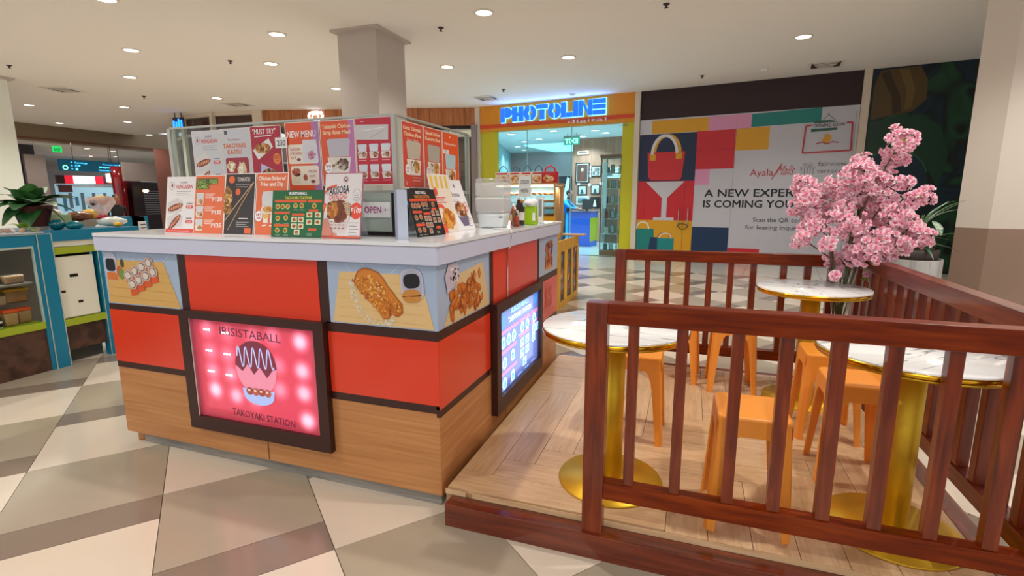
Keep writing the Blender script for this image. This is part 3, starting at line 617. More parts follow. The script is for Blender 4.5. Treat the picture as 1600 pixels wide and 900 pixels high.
t = thing('name_plate', 'small lit name plate high on the walnut wall', 'sign'); t.matrix_world = facM(-2.68, 3.47, 2.64); q = MB(); q.box((0, 0, 0), (0.34, 0.09, 0.02), mat('lit_plate', '#f5eede', 0.4, em='#fff2d8', ems=0.8)); q.build('plate', t)
P = Print(0.003); P.line([(0.03, 0.045), (0.31, 0.045)], 0.03, '#5c5248', 8); P.build('blurred_lettering', t)
ex = thing('exit_sign', 'green EXIT sign seen from behind, hanging inside the photo shop glass', 'exit sign'); ex.matrix_world = facM(-2.62, 2.2, 2.80)
q = MB(); q.box((0, 0, -0.02), (0.46, 0.20, 0.02), mat('exit_green', '#2c8a78', 0.4, em='#38b49c', ems=0.7)); q.build('panel', ex)
P = Print(0.003); P.em = lambda c: mat('exit_glow', '#b8ffe0', 0.4, em='#9effd8', ems=2.0); P.text('EXIT', 0.04, 0.04, 0.125, '#fff', 8, 0.38, 0.02)
for i, v in enumerate(P.b.v): P.b.v[i] = (0.46-v[0], v[1], v[2])
P.b.f = [f[::-1] for f in P.b.f]; P.build('lettering', ex)
q = MB(); q.box((0.0, 0.20, -0.03), (0.46, 0.235, 0.03), M_GREYM); q.tube([(0.1, 0.23, 0), (0.1, 0.32, 0)], 0.006, M_GREYM); q.tube([(0.36, 0.23, 0), (0.36, 0.32, 0)], 0.006, M_GREYM); q.build('bracket', ex)
# blue counter
t = thing('blue_service_counter', 'bright blue counter standing inside the photo shop', 'counter'); t.matrix_world = Matrix(((FD.x, FN.x, 0, fac(-2.43, 2.0, 0).x), (FD.y, FN.y, 0, fac(-2.43, 2.0, 0).y), (0, 0, 1, 0), (0, 0, 0, 1)))
M_BLU = mat('bright_blue_laminate', '#0a62e0', 0.35)
onebox('front_panel', (0, 0, 0.06), (0.70, 0.03, 0.93), M_BLU, t); onebox('body', (0.0, 0.03, 0.0), (0.70, 0.62, 0.93), mat('counter_carcass', '#1172e6', 0.4), t); onebox('worktop', (-0.03, -0.03, 0.93), (0.73, 0.66, 0.97), mat('dark_blue_top', '#0b3f8c', 0.3), t)
q = MB(); q.box((0.70, 0.0, 0.15), (0.712, 0.62, 0.8), M_OLIVE); q.build('side_panel', t); onebox('edge_strip', (-0.02, -0.01, 0.05), (0.06, 0.0, 0.93), mat('cyan_strip', '#25b4ff', 0.4), t)
pm_ = fac(-1.93, 2.3, 0.97)
t = thing('computer_monitor', 'dark slim monitor seen side on at the end of the blue counter', 'monitor', pm_, rz=TH+1.2)
q = MB(); q.box((-0.2, -0.012, 0.06), (0.2, 0.012, 0.34), M_BLACK); q.build('screen', t); q = MB(); q.box((-0.03, -0.02, 0), (0.03, 0.02, 0.1), M_BLACK); q.box((-0.1, -0.07, 0), (0.1, 0.07, 0.012), M_BLACK); q.build('stand', t)
t = thing('black_wardrobe', 'tall black cabinet left of the walnut wall', 'cabinet'); q = MB(); fbox(q, -3.18, -2.90, 3.2, 3.6, 0, 2.0, mat('matt_black', '#0e1114', 0.6)); q.build('body', t)
t = thing('hanging_cloth', 'pale blue cloth hanging by the black cabinet', 'cloth'); q = MB(); T = facM(-3.0, 3.1, 1.3)
q.prism([(0, 0), (0.12, -0.02), (0.2, 0.25), (0.22, 0.62), (0.15, 0.66), (0.08, 0.35)], 0, 0.03, mat('pale_blue_cotton', '#b8e4f4', 0.8), T); q.build('fabric', t)

# glass vitrine
t = thing('glass_vitrine', 'tall glass display cabinet with shelves of goods at the photo shop entrance', 'cabinet')
VT = Matrix(((FD.x, FN.x, 0, fac(-0.84, 0.12, 0).x), (FD.y, FN.y, 0, fac(-0.84, 0.12, 0).y), (0, 0, 1, 0), (0, 0, 0, 1)))
t.matrix_world = VT; M_VF = mat('dark_metal_frame', '#22201f', 0.4)
q = MB()
for x_ in (0.0, 0.46):
    for y_ in (0.0, 0.42): q.box((x_, y_, 0.02), (x_+0.02, y_+0.02, 2.25), M_VF)
q.build('frame', t); onebox('plinth', (0, 0, 0), (0.48, 0.44, 0.12), mat('vitrine_plinth', '#7b5a3c', 0.5), t)
onebox('canopy', (-0.02, -0.02, 2.25), (0.50, 0.46, 2.32), mat('vitrine_canopy', '#8c6a5a', 0.5), t)
q = MB(); q.box((0.004, 0.004, 0.12), (0.476, 0.01, 2.25), M_GLASS); q.box((0.004, 0.01, 0.12), (0.01, 0.43, 2.25), M_GLASS); q.build('glass_pane', t)
for z in (0.5, 0.85, 1.2, 1.55, 1.9): onebox('shelf', (0.02, 0.02, z), (0.46, 0.42, z+0.012), mat('frosted_shelf', '#c4dade', 0.2), t)
onebox('printed_strip', (0.06, 0.012, 1.1), (0.14, 0.016, 2.15), mat('blue_white_strip', '#bfe6f4', 0.4, em='#9fd8f0', ems=0.25), t)
rn = random.Random(3); k = 0
for z in (0.12, 0.512, 0.862, 1.212, 1.562, 1.912):
    for j in range(3):
        p = VT @ Vector((0.09+j*0.14, 0.15+0.1*rn.random(), z)); nm, ct = (('boxed_item', 'box'), ('photo_stand', 'frame'), ('figurine', 'ornament'))[j]
        tt = thing(nm, '%s on the vitrine shelf at the photo shop, %s level' % (('small carton', 'tilted photo stand', 'small pale figurine')[j], ('floor', 'lowest', 'second', 'middle', 'fourth', 'top')[k]), ct, p, rz=rn.random())
        if j == 0: q = MB(); q.box((-0.04, -0.03, 0), (0.04, 0.03, 0.13+0.07*rn.random()), pm(('#3f6a84', '#d8d4c8', '#8c3b34', '#2b2f38', '#c8a04a', '#5d8a70')[k])); q.build('carton', tt)
        elif j == 1: q = MB(); q.box((-0.05, -0.01, 0), (0.05, 0.01, 0.20), pm('#20242a'), Matrix.Rotation(-.25, 4, 'X')); q.build('backing', tt); q = MB(); q.box((-0.04, -0.013, 0.012), (0.04, -0.0105, 0.188), pm('#a8c0cc'), Matrix.Rotation(-.25, 4, 'X')); q.build('photograph', tt)
        else: q = MB(); q.lathe([(0, 0), (0.035, 0), (0.03, 0.02), (0.014, 0.04), (0.03, 0.09), (0.012, 0.13), (0.024, 0.16), (0, 0.185)], pm(('#d8d0c4', '#b8a890', '#c8ccd0')[k % 3]), 12); q.build('figure', tt)
    k += 1

# ---- people (continuous skinned bodies)
def person(label, P0, rz, skin, shirt, pants, hair, joints, name='person'):
    t = thing(name, label, 'person', P0, rz=rz)
    J = joints
    verts = list(J.keys()); idx = {k: i for i, k in enumerate(verts)}
    edges = [('pelvis', 'belly'), ('belly', 'chest'), ('chest', 'neck'), ('chest', 'shL'), ('shL', 'elL'), ('elL', 'wrL'), ('chest', 'shR'), ('shR', 'elR'), ('elR', 'wrR'), ('pelvis', 'hipL'), ('hipL', 'knL'), ('knL', 'anL'), ('anL', 'toeL'), ('pelvis', 'hipR'), ('hipR', 'knR'), ('knR', 'anR'), ('anR', 'toeR')]
    rad = dict(pelvis=.14, belly=.125, chest=.145, neck=.055, shL=.06, shR=.06, elL=.042, elR=.042, wrL=.028, wrR=.028, hipL=.085, hipR=.085, knL=.058, knR=.058, anL=.04, anR=.04, toeL=.035, toeR=.035)
    me = bpy.data.meshes.new('body'); me.from_pydata([J[k] for k in verts], [(idx[a], idx[c]) for a, c in edges], [])
    o = bpy.data.objects.new('body', me); C.objects.link(o); o.parent = t
    md = o.modifiers.new('skin', 'SKIN')
    for k in verts:
        s = me.skin_vertices[0].data[idx[k]]; r = rad[k]; s.radius = (r, r*0.85); s.use_root = (k == 'pelvis')
    sb = o.modifiers.new('sub', 'SUBSURF'); sb.levels = 2; sb.render_levels = 2
    dg = bpy.context.evaluated_depsgraph_get(); m2 = bpy.data.meshes.new_from_object(o.evaluated_get(dg)); o.modifiers.clear(); o.data = m2
    m2.materials.clear(); ms = [mat('skin_tone', skin, 0.5), mat('cloth_'+shirt.strip('#'), shirt, 0.8), mat('cloth_'+pants.strip('#'), pants, 0.8)]
    for m in ms: m2.materials.append(m)
    pel = Vector(J['pelvis'])
    for p in m2.polygons:
        c = p.center; p.use_smooth = True
        da = min((c-Vector(J['wrL'])).length, (c-Vector(J['wrR'])).length); de = min((c-Vector(J['elL'])).length, (c-Vector(J['elR'])).length)
        if c.z < pel.z-0.02: p.material_index = 2
        elif (c-Vector(J['neck'])).length < 0.075 or da < 0.12: p.material_index = 0
        else: p.material_index = 1
    hc = Vector(J['neck'])+Vector(J['headv'] if 'headv' in J else (0, -0.03, 0.13)) if False else Vector(J['neck'])+Vector((0, -0.03, 0.13))
    q = MB(); sk = ms[0]; q.sphere(hc, (0.075, 0.09, 0.115), sk, seg=16, rings=12); q.sphere(hc+Vector((0, -0.092, -0.015)), (0.013, 0.02, 0.022), sk, seg=8, rings=6)
    q.sphere(hc+Vector((0.076, 0, -0.01)), (0.012, 0.02, 0.03), sk, seg=8, rings=6); q.sphere(hc+Vector((-0.076, 0, -0.01)), (0.012, 0.02, 0.03), sk, seg=8, rings=6)
    for sx in (-1, 1): q.sphere(hc+Vector((sx*0.028, -0.080, 0.012)), (0.011, 0.008, 0.007), mat('eye_dark', '#1c1410', 0.3), seg=8, rings=6)
    q.box(hc+Vector((-0.022, -0.088, -0.056)), hc+Vector((0.022, -0.074, -0.048)), mat('lip', '#8c4a40', 0.5)); q.build('head', t)
    q = MB(); q.sphere(hc+Vector((0, 0.018, 0.03)), (0.084, 0.09, 0.10), mat('hair_'+hair.strip('#'), hair, 0.6), seg=16, rings=10, jit=0.03)
    q.build('hair', t)
    for sd in ('L', 'R'):
        wv = Vector(J['wr'+sd]); d = (wv-Vector(J['el'+sd])).normalized(); sv = d.cross(Vector((0, 0, 1))).normalized(); q = MB(); pal = wv+d*0.05
        q.tube([wv, wv+d*0.03, wv+d*0.085], [0.024, 0.032, 0.034], sk, 8)
        for i in range(4):
            st = wv+d*0.08+sv*(-0.026+0.017*i); L_ = (0.055, 0.07, 0.066, 0.05)[i]
            q.tube([st, st+d*L_*0.6, st+d*L_+Vector((0, 0, -0.018))], [0.009, 0.0085, 0.006], sk, 6)
        st = wv+d*0.03+sv*(-0.03); q.tube([st, st+d*0.03-sv*0.022, st+d*0.06-sv*0.026], [0.011, 0.010, 0.007], sk, 6)
        q.build('hand', t)
    return t
lean = dict(pelvis=(0, 0, .92), belly=(0, -.05, 1.06), chest=(0, -.17, 1.20), neck=(0, -.24, 1.33), shL=(-.17, -.19, 1.24), elL=(-.20, -.36, 1.08), wrL=(-.10, -.58, 1.03), shR=(.17, -.19, 1.24), elR=(.21, -.34, 1.08), wrR=(.12, -.56, 1.03),
            hipL=(-.09, 0, .88), knL=(-.10, -.03, .49), anL=(-.10, .02, .09), toeL=(-.11, -.12, .035), hipR=(.09, 0, .88), knR=(.10, -.03, .49), anR=(.10, .02, .09), toeR=(.11, -.12, .035))
person('person in a bright blue shirt leaning over the blue counter', fac(-2.72, 2.28, 0), TH+1.57, '#a9745a', '#1d9fe8', '#8c8078', '#15110f', lean)

# ================================================================== TAKOYAKI KIOSK
K = thing('food_kiosk', 'orange, wood and white takoyaki kiosk counter with backlit panels', 'kiosk', (0, 0, 0))
M_CARC = mat('kiosk_carcass', '#9a6a45', 0.6)
q = MB(); q.box((-1.98, 0.012, 0.06), (-0.012, 0.03, 1.085), M_CARC); q.box((-0.03, 0.03, 0.06), (-0.012, 1.99, 1.085), M_CARC); q.box((-1.98, 0.03, 0.06), (-1.962, 1.99, 1.085), M_CARC); q.box((-1.98, 1.97, 0.06), (-0.9, 1.99, 1.085), M_CARC)
q.box((-1.6, 0.40, 0.06), (-0.42, 0.42, 1.085), M_CARC); q.box((-0.42, 0.40, 0.06), (-0.40, 1.97, 1.085), M_CARC); q.build('carcass', K)
q = MB(); q.box((-1.88, 0.02, 0), (-0.012, 0.05, 0.062), M_GREYM); o = q.build('plinth', K)
q = MB(); q.box((-0.06, 0.05, 0), (-0.04, 1.96, 0.062), M_BLACK); q.box((-1.9, 0.06, 0), (-1.88, 1.96, 0.062), M_BLACK); q.build('side_plinth', K)
q = MB(); q.lathe([(0, 0.0), (0.03, 0.0), (0.03, 0.03), (0.018, 0.06), (0, 0.06)], M_LAM, 12, c=(-1.925, 0.05)); q.build('foot', K)
def kf(name, x0, x1, z0, z1, m, d=0.006, par=None): return onebox(name, (x0, -d, z0), (x1, 0.012, z1), m, par or K)
def kr(name, y0, y1, z0, z1, m, d=0.006, par=None): return onebox(name, (-0.012, y0, z0), (d, y1, z1), m, par or K)
# front face
kf('wood_panel', -1.98, -0.965, 0.06, 0.44, M_LAM, 0.002); kf('wood_panel', -0.957, -0.001, 0.06, 0.44, M_LAM, 0.002)
kf('orange_panel', -1.98, -1.435, 0.475, 0.765, M_ORANGE); kf('orange_panel', -1.378, -0.582, 0.805, 1.082, M_ORANGE); kf('orange_panel', -0.548, 0.0052, 0.478, 0.762, M_ORANGE)
for a in ((-1.98, -1.435, 0.44, 0.475), (-0.548, 0.0035, 0.442, 0.478), (-1.98, -1.43, 0.765, 0.798), (-0.555, 0.0035, 0.762, 0.806), (-1.435, -1.378, 0.80, 1.082), (-0.582, -0.53, 0.80, 1.082)): kf('dark_trim_strip', *a, M_DARK, 0.004)
# light box
LBX = thing('pink_light_box', None, None); LBX.parent = K; del_ = None
q = MB()
for a, c in (((-1.432, 0.18), (-0.552, 0.25)), ((-1.432, 0.765), (-0.552, 0.805)), ((-1.432, 0.25), (-1.372, 0.765)), ((-0.608, 0.25), (-0.552, 0.765))): q.box((a[0], -0.035, a[1]), (c[0], 0.012, c[1]), M_DARK)
q.build('frame', LBX)
q = MB(); q.box((-1.372, -0.033, 0.25), (-1.362, -0.012, 0.765), M_STEEL); q.build('inner_edge', LBX)
def lb_mat():
    m = mat('backlit_pink_sheet', '#a83848', 0.2, em='#e2445f', ems=1.0, coat=0.2); L = m.node_tree.links; bs = m.node_tree.nodes['Principled BSDF']
    tc = N(m, 'ShaderNodeTexCoord'); acc = None
    for x, z, s in [(-1.27, .715, .5), (-1.14, .70, .4), (-.70, .70, 1.0), (-1.26, .60, .5), (-1.15, .59, .5), (-.84, .57, .5), (-.70, .56, .9), (-1.26, .50, .6), (-1.14, .495, .6), (-.84, .45, .6), (-.70, .45, .9), (-1.255, .40, 1.0), (-1.12, .385, .8), (-.69, .315, 1.0), (-.86, .71, .5), (-.98, .70, .4), (-1.0, .38, .5)]:
        d = N(m, 'ShaderNodeVectorMath', operation='DISTANCE'); d.inputs[1].default_value = (x, -0.0165, z); L.new(tc.outputs['Object'], d.inputs[0])
        mr_ = N(m, 'ShaderNodeMapRange'); mr_.interpolation_type = 'SMOOTHERSTEP'; mr_.inputs[1].default_value = 0.0; mr_.inputs[2].default_value = 0.078; mr_.inputs[3].default_value = s; mr_.inputs[4].default_value = 0.0
        L.new(d.outputs['Value'], mr_.inputs[0])
        if acc is None: acc = mr_.outputs[0]
        else:
            ad = N(m, 'ShaderNodeMath', operation='ADD'); L.new(acc, ad.inputs[0]); L.new(mr_.outputs[0], ad.inputs[1]); acc = ad.outputs[0]
    c = ramp_cols(m, acc, [(0, '#c03a50'), (0.4, '#ec7c98'), (1.0, '#ffd0e4')]); L.new(c, bs.inputs['Emission Color'])
    st = N(m, 'ShaderNodeMapRange'); st.inputs[3].default_value = 0.36; st.inputs[4].default_value = 1.15; L.new(acc, st.inputs[0]); L.new(st.outputs[0], bs.inputs['Emission Strength'])
    return m
q = MB(); q.box((-1.372, -0.0165, 0.25), (-0.608, -0.01, 0.765), lb_mat()); sheet = q.build('backlit_sheet', LBX)
P = Print(0.0006)
P.text('IRISISTABALL', 0.185, 0.445, 0.042, '#3c2236', 2, 0.375, 0.0, rot=-0.03); P.text('TAKOYAKI STATION', 0.215, 0.032, 0.036, '#3c2236', 2, 0.39, 0.0, rot=-0.035)
# plain takoyaki ball above a boat tray (the stall's character is left out)
P.ell(0.395, 0.29, 0.125, 0.135, '#c494a4', 2, 28); P.poly(arcpts(0.395, 0.30, 0.128, 0.13, 0, 180, 16)+[(0.31, 0.27), (0.345, 0.31), (0.38, 0.26), (0.42, 0.30), (0.46, 0.25), (0.495, 0.29)], '#5a2030', 3)
zz = [(0.283+0.0022*i, 0.345+0.050*math.sin(i*.30)) for i in range(103)]; P.line(zz, 0.007, '#a8d8ff', 4)
P.poly(arcpts(0.40, 0.155, 0.095, 0.05, 180, 360, 12)+[(0.50, 0.185), (0.30, 0.185)], '#8ec8f0', 4)
for i in range(4): P.ell(0.345+i*0.037, 0.172, 0.022, 0.02, ('#7c4a38', '#94583e')[i % 2], 5, 12); P.ell(0.342+i*0.037, 0.177, 0.009, 0.006, '#e8d0a8', 6, 8)
P.build('printed_artwork', sheet, FRONT(-1.372, -0.0165, 0.25))
q = MB()
for i in range(2):
    for k in range(3): 
        for j in range(3): q.lathe([(0, 0.001), (0.006, 0.0)], mat('led_dot', '#ffffff', 0.4, em='#ffffff', ems=4), 8, T=FRONT(-1.288+i*0.118+j*0.016, -0.0172, 0.712-k*0.108-i*.008))
q.build('led_dots', sheet)
l = bpy.data.lights.new('light_box_glow', 'AREA'); l.shape = 'RECTANGLE'; l.size = .7; l.size_y = .45; l.energy = 0.9; l.color = (1, .35, .5); lo = bpy.data.objects.new('light_box_glow', l); C.objects.link(lo); lo.parent = LBX; lo.location = (-0.99, -0.04, 0.51); lo.rotation_euler = (PI/2, 0, 0)

def food_photo(name, M, w, h, kind, par=K, rev=False):
    q = MB(); q.box((0, 0, -0.016), (w, h, 0.004), mat('photo_panel_blue_marble', '#a9bcd4', 0.3)); o = q.build(name, par); o.matrix_local = M
    P = Print(0.0009); P.b = MB(); z = 5
    rn = random.Random(len(name)+int(w*100))
    for i in range(5): P.line([(w*rn.random(), h*0.98), (w*rn.random(), h*0.02)], 0.006, '#b9c9dc', z)
    if kind == 'roll':
        P.poly([(0.02*w, 0.02*h), (0.98*w, 0.02*h), (0.82*w, 0.84*h), (0.04*w, 0.84*h)], '#d9ad62', z+1)
        for i in range(4): P.line([(0.05*w, (0.15+i*0.17)*h), (0.9*w, (0.12+i*0.17)*h)], 0.004, '#d0a358', z+2)
        P.rect(0.03*w, 0.45*h, 0.16*w, 0.52*h, '#c5c9d8', z+2, 0.03); P.rect(0.04*w, 0.62*h, 0.13*w, 0.24*h, '#17151c', z+3, 0.02); P.rect(0.04*w, 0.46*h, 0.14*w, 0.14*h, '#d9762c', z+3, 0.01)
        P.ell(0.22*w, 0.62*h, 0.02, 0.03, '#d4552a', z+3); P.ell(0.245*w, 0.58*h, 0.018, 0.028, '#6f9a3c', z+4); P.ell(0.27*w, 0.78*h, 0.013, 0.022, '#4a4a24', z+4)
        for r in range(2):
            for i in range(4):
                cx = (0.34+i*0.098+r*0.045)*w; cy = (0.56+i*0.085-r*0.16)*h
                P.poly([(cx-.030, cy+.004), (cx+.026, cy+.010), (cx+.034, cy-.030-.022*r), (cx-.018, cy-.042-.022*r)], ('#d8825c', '#dd5c2c')[r], z+3+r)
                P.ell(cx, cy, 0.033, 0.029, '#d8b8ac', z+5+r, 16); P.ell(cx, cy, 0.024, 0.022, '#6c605c', z+6+r, 14); P.ell(cx, cy, 0.020, 0.018, '#ddd2c2', z+7+r, 14, 0.1, i)
    elif kind == 'katsu':
        P.poly([(0.03*w, 0.02*h), (0.97*w, 0.02*h), (0.86*w, 0.84*h), (0.12*w, 0.84*h)], '#e3c084', z+1)
        for i in range(5): P.line([(0.1*w, (0.12+i*0.15)*h), (0.88*w, (0.08+i*0.15)*h)], 0.0025, '#dab573', z+2)
        for i in range(330):
            t = rn.random(); a = rn.random()*2*PI; k = 1.0+0.42*rn.random(); cx = w*(0.41+0.13*math.cos(a)*k-0.03*math.sin(a)*k*2); cy = h*(0.44+0.36*k*math.sin(a)); t = rn.random()*PI
            if not (0.05*w < cx < .8*w and .04*h < cy < .72*h): continue
            P.line([(cx-.009*math.cos(t), cy-.009*math.sin(t)), (cx+.009*math.cos(t), cy+.009*math.sin(t))], 0.0022, ('#efeddb', '#dfe0c2', '#e8e4cc')[i % 3], z+3+(i % 5)*.1)
        out = [(.27, .78), (.30, .87), (.36, .92), (.43, .90), (.49, .86), (.54, .76), (.57, .66), (.62, .56), (.66, .46), (.70, .38), (.70, .24), (.65, .17), (.60, .21), (.57, .13), (.52, .12), (.49, .20), (.45, .30), (.40, .38), (.35, .48), (.29, .58), (.26, .68)]
        P.poly([(a*w, c*h) for a, c in out], '#b5621a', z+4); P.poly([((.475+(a-.475)*.93)*w, (.52+(c-.52)*.94)*h) for a, c in out], '#d6832a', z+5)
        for i in range(260):
            t = rn.random(); u_ = rn.uniform(-1, 1); cx = .33+.28*t+u_*.088; cy = .76-.52*t+u_*.10*(1-abs(t-.5))
            P.ell(w*cx, h*cy, 0.004+0.006*rn.random(), 0.003+0.004*rn.random(), ('#e39838', '#cc7622', '#efb04e', '#da8a2e', '#be6419')[i % 5], z+6+i*0.01, 6, 0.35, i, rn.random()*3)
        for i in range(14): P.ell(w*(.40+.12*rn.random()), h*(.45+.25*rn.random()), .005, .003, '#f6e0b0', z+9, 5, .3, i)
        P.line([(.60*w, .38*h), (.585*w, .20*h)], .004, '#8c4812', z+9); P.line([(.66*w, .40*h), (.64*w, .20*h)], .004, '#a05818', z+9)
        P.rect(.69*w, .44*h, .20*w, .50*h, '#c2c4d4', z+4, .04, .10); P.rect(.705*w, .50*h, .17*w, .41*h, '#b0b2c2', z+4.5, .035, .10); P.rect(.715*w, .64*h, .145*w, .22*h, '#141119', z+5, .025, .12); P.rect(.70*w, .42*h, .17*w, .20*h, '#cc8a3c', z+5, .03, .10)
    elif kind == 'wings':
        P.poly([(0.08*w, 0.02*h), (0.98*w, 0.02*h), (0.84*w, 0.86*h), (0.36*w, 0.78*h)], '#dfc08a', z+1)
        for i in range(60):
            t = rn.random(); s_ = rn.random(); cx = w*(0.20+0.62*s_); cy = h*(0.12+0.62*t*(0.55+0.45*s_)); rr_ = rn.random()*3
            P.ell(cx, cy, 0.030, 0.017, ('#a04a12', '#bf641c')[i % 2], z+2+i*0.05, 10, 0.25, i, rr_); P.ell(cx+0.004, cy+0.005, 0.019, 0.008, ('#e08a34', '#d67a28')[i % 2], z+2.03+i*0.05, 8, 0.25, i, rr_)
        P.poly([(0.10*w, 0.80*h), (0.16*w, 0.98*h), (0.32*w, 0.98*h), (0.36*w, 0.72*h), (0.14*w, 0.52*h)], '#c9bcc8', z+6)
        for i in range(26): P.ell(w*(0.24+0.09*(rn.random()-.5)*2), h*(0.78+0.12*(rn.random()-.5)*2), 0.010, 0.006, ('#5a2430', '#f0e6e8')[i % 2], z+7, 6, 0, 0, rn.random()*3)
    elif kind == 'sausage':
        P.poly([(0.28*w, 0.10*h), (0.74*w, 0.10*h), (0.70*w, 0.40*h), (0.30*w, 0.42*h)], '#dca060', z+1)
        for i in range(40): P.ell(w*(0.5+0.18*(rn.random()-.5)*2), h*(0.20+0.62*rn.random()), 0.030, 0.016, ('#7c2a14', '#b24a22', '#d07a3c')[i % 3], z+2+i*0.04, 9, 0.25, i, rn.random()*3)
        for i in range(3): P.line([(w*(0.42+0.1*i), h*0.9), (w*(0.46+0.05*i), h*0.55)], 0.004, '#5a3420', z+5)
    P.build('printed_photo', o); return o
food_photo('food_photo_panel', FRONT(-1.98, 0.0, 0.798), 0.545, 0.284, 'roll')
food_photo('food_photo_panel', FRONT(-0.530, 0.0, 0.806), 0.536, 0.276, 'katsu')
# right face
food_photo('food_photo_panel', RIGHT(0.0, 0.008, 0.806), 0.567, 0.272, 'wings'); food_photo('food_photo_panel', RIGHT(0.0, 1.49, 0.812), 0.50, 0.268, 'sausage')
kr('wood_panel', -0.001, 0.815, 0.06, 0.44, M_LAMY, 0.002); kr('wood_panel', 0.823, 1.99, 0.06, 0.44, M_LAMY, 0.002)
kr('orange_panel', -0.004, 0.578, 0.46, 0.762, M_ORANGE); kr('red_panel', 0.625, 0.826, 0.80, 1.08, M_ORANGE); kr('red_panel', 0.832, 1.432, 0.80, 1.08, M_RED); lo_ = kr('red_panel', 1.49, 1.99, 0.478, 0.765, M_RED)
for a in ((-0.0035, 0.58, 0.425, 0.46), (-0.0035, 0.59, 0.762, 0.806), (0.575, 0.625, 0.80, 1.082), (1.432, 1.49, 0.80, 1.082), (1.465, 1.99, 0.765, 0.812), (1.465, 1.99, 0.442, 0.478)): kr('dark_trim_strip', *a, M_DARK, 0.004)
P = Print(0.001)
P.rect(0.15, 0.07, 0.2, 0.17, '#d86a58', 2); P.rect(0.162, 0.082, 0.176, 0.146, '#c8402e', 3); P.line([(0.17, 0.2), (0.25, 0.13), (0.33, 0.2)], 0.01, '#d98a7c', 4); P.build('printed_sticker', lo_, RIGHT(0.006, 1.49, 0.478))
SB = thing('menu_light_box', None, None); SB.parent = K
q = MB()
for a, c in (((0.59, 0.185), (1.465, 0.268)), ((0.59, 0.745), (1.465, 0.80)), ((0.59, 0.268), (0.655, 0.745)), ((1.42, 0.268), (1.465, 0.745))): q.box((-0.012, a[0], a[1]), (0.04, c[0], c[1]), M_DARK)
q.build('frame', SB)
q = MB(); q.box((0.0, 0.655, 0.268), (0.018, 1.42, 0.745), mat('backlit_blue_sheet', '#5b6a9c', 0.15, em='#4a62a4', ems=0.75)); s2 = q.build('backlit_sheet', SB)
P = Print(0.0008); EMC = {}
def emp(c):
    return mat('backlit_print_'+c.strip('#'), c, 0.3, em=c, ems=1.0)
P.em = emp; w_, h_ = 0.765, 0.477
P.text('IRISISTABALL', w_/2, h_*0.90, 0.030, '#9fe6ff', 2, 0.34, 0.012, 'c'); P.text('TAKOYAKI STATION', w_/2, h_*0.80, 0.032, '#e8f6ff', 2, 0.44, 0.012, 'c')
P.ell(0.07, h_*0.86, 0.045, 0.05, '#2c78e0', 1); P.ell(0.70, h_*0.9, 0.035, 0.04, '#2c78e0', 1)
for x_, z_, ww in ((0.04, .70, .30), (0.36, .70, .22), (0.60, .70, .15), (0.04, .46, .26), (0.36, .50, .20), (0.60, .56, .14), (0.04, .20, .26)): P.rect(x_, h_*z_, ww, 0.022, '#c06a86', 2)
for x_, z_ in ((.08, .60), (.17, .60), (.26, .60), (.42, .62), (.52, .62), (.67, .63), (.10, .34), (.24, .36), (.10, .09), (.24, .10)): P.ell(x_, h_*z_, 0.036, 0.036, '#c8ecff', 2, 16); P.food(x_, h_*z_, 0.024, 0.022, ['#58a0e0', '#8fd0f8', '#3c70c8'], int(x_*100), 5, 3)
for x_, z_ in ((.38, .36), (.48, .36), (.38, .22), (.48, .22), (.43, .08), (.62, .42), (.70, .42), (.62, .30)): P.rect(x_, h_*z_, 0.075, 0.055, '#b0dcf4', 2); P.food(x_+.037, h_*z_+.027, 0.026, 0.02, ['#5a98d8', '#d8f0ff', '#3d6cc0'], int(x_*170), 5, 3)
for i in range(10): P.line([(0.05+(i % 5)*0.14, h_*(0.03+0.52*(i//5))), (0.13+(i % 5)*0.14, h_*(0.03+0.52*(i//5)))], 0.006, '#8fb0e0', 2)
P.build('printed_menu', s2, RIGHT(0.018, 0.655, 0.268))
l = bpy.data.lights.new('menu_box_glow', 'AREA'); l.shape = 'RECTANGLE'; l.size = .7; l.size_y = .42; l.energy = 1.6; l.color = (.55, .7, 1); lo = bpy.data.objects.new('menu_box_glow', l); C.objects.link(lo); lo.parent = SB; lo.location = (0.045, 1.04, 0.5); lo.rotation_euler = (PI/2, 0, PI/2)
# countertop: fascia and slab with rounded corners
def rounded(x0, y0, x1, y1, r, corners):
    out = []
    for (cx, cy, a, on) in ((x1-r, y0+r, -90, corners[1]), (x1-r, y1-r, 0, corners[2]), (x0+r, y1-r, 90, corners[3]), (x0+r, y0+r, 180, corners[0])):
        if on: out += [(cx+r*math.cos(math.radians(a+k*15)), cy+r*math.sin(math.radians(a+k*15))) for k in range(7)]
        else: out.append({-90: (x1, y0), 0: (x1, y1), 90: (x0, y1), 180: (x0, y0)}[a])
    return out
q = MB(); q.box((-1.985, -0.034, 1.085), (0.026, -0.015, 1.160), M_WHITE); q.box((-2.0, -0.02, 1.085), (-1.985, 0.42, 1.160), M_WHITE); q.build('front_fascia', K)
q = MB(); q.box((0.010, -0.015, 1.085), (0.028, 1.99, 1.160), M_WHITE); q.build('side_fascia', K)
q = MB(); q.prism(rounded(-2.005, -0.04, 0.032, 0.44, 0.035, (1, 1, 0, 0)), 1.1605, 1.1755, M_TOP); q.prism([(-0.44, 0.44), (0.032, 0.44), (0.032, 1.995), (-0.44, 1.995)], 1.1605, 1.1755, M_TOP); q.prism([(-2.005, 0.44), (-1.6, 0.44), (-1.6, 1.995), (-2.005, 1.995)], 1.1605, 1.1755, M_TOP); q.build('countertop', K)
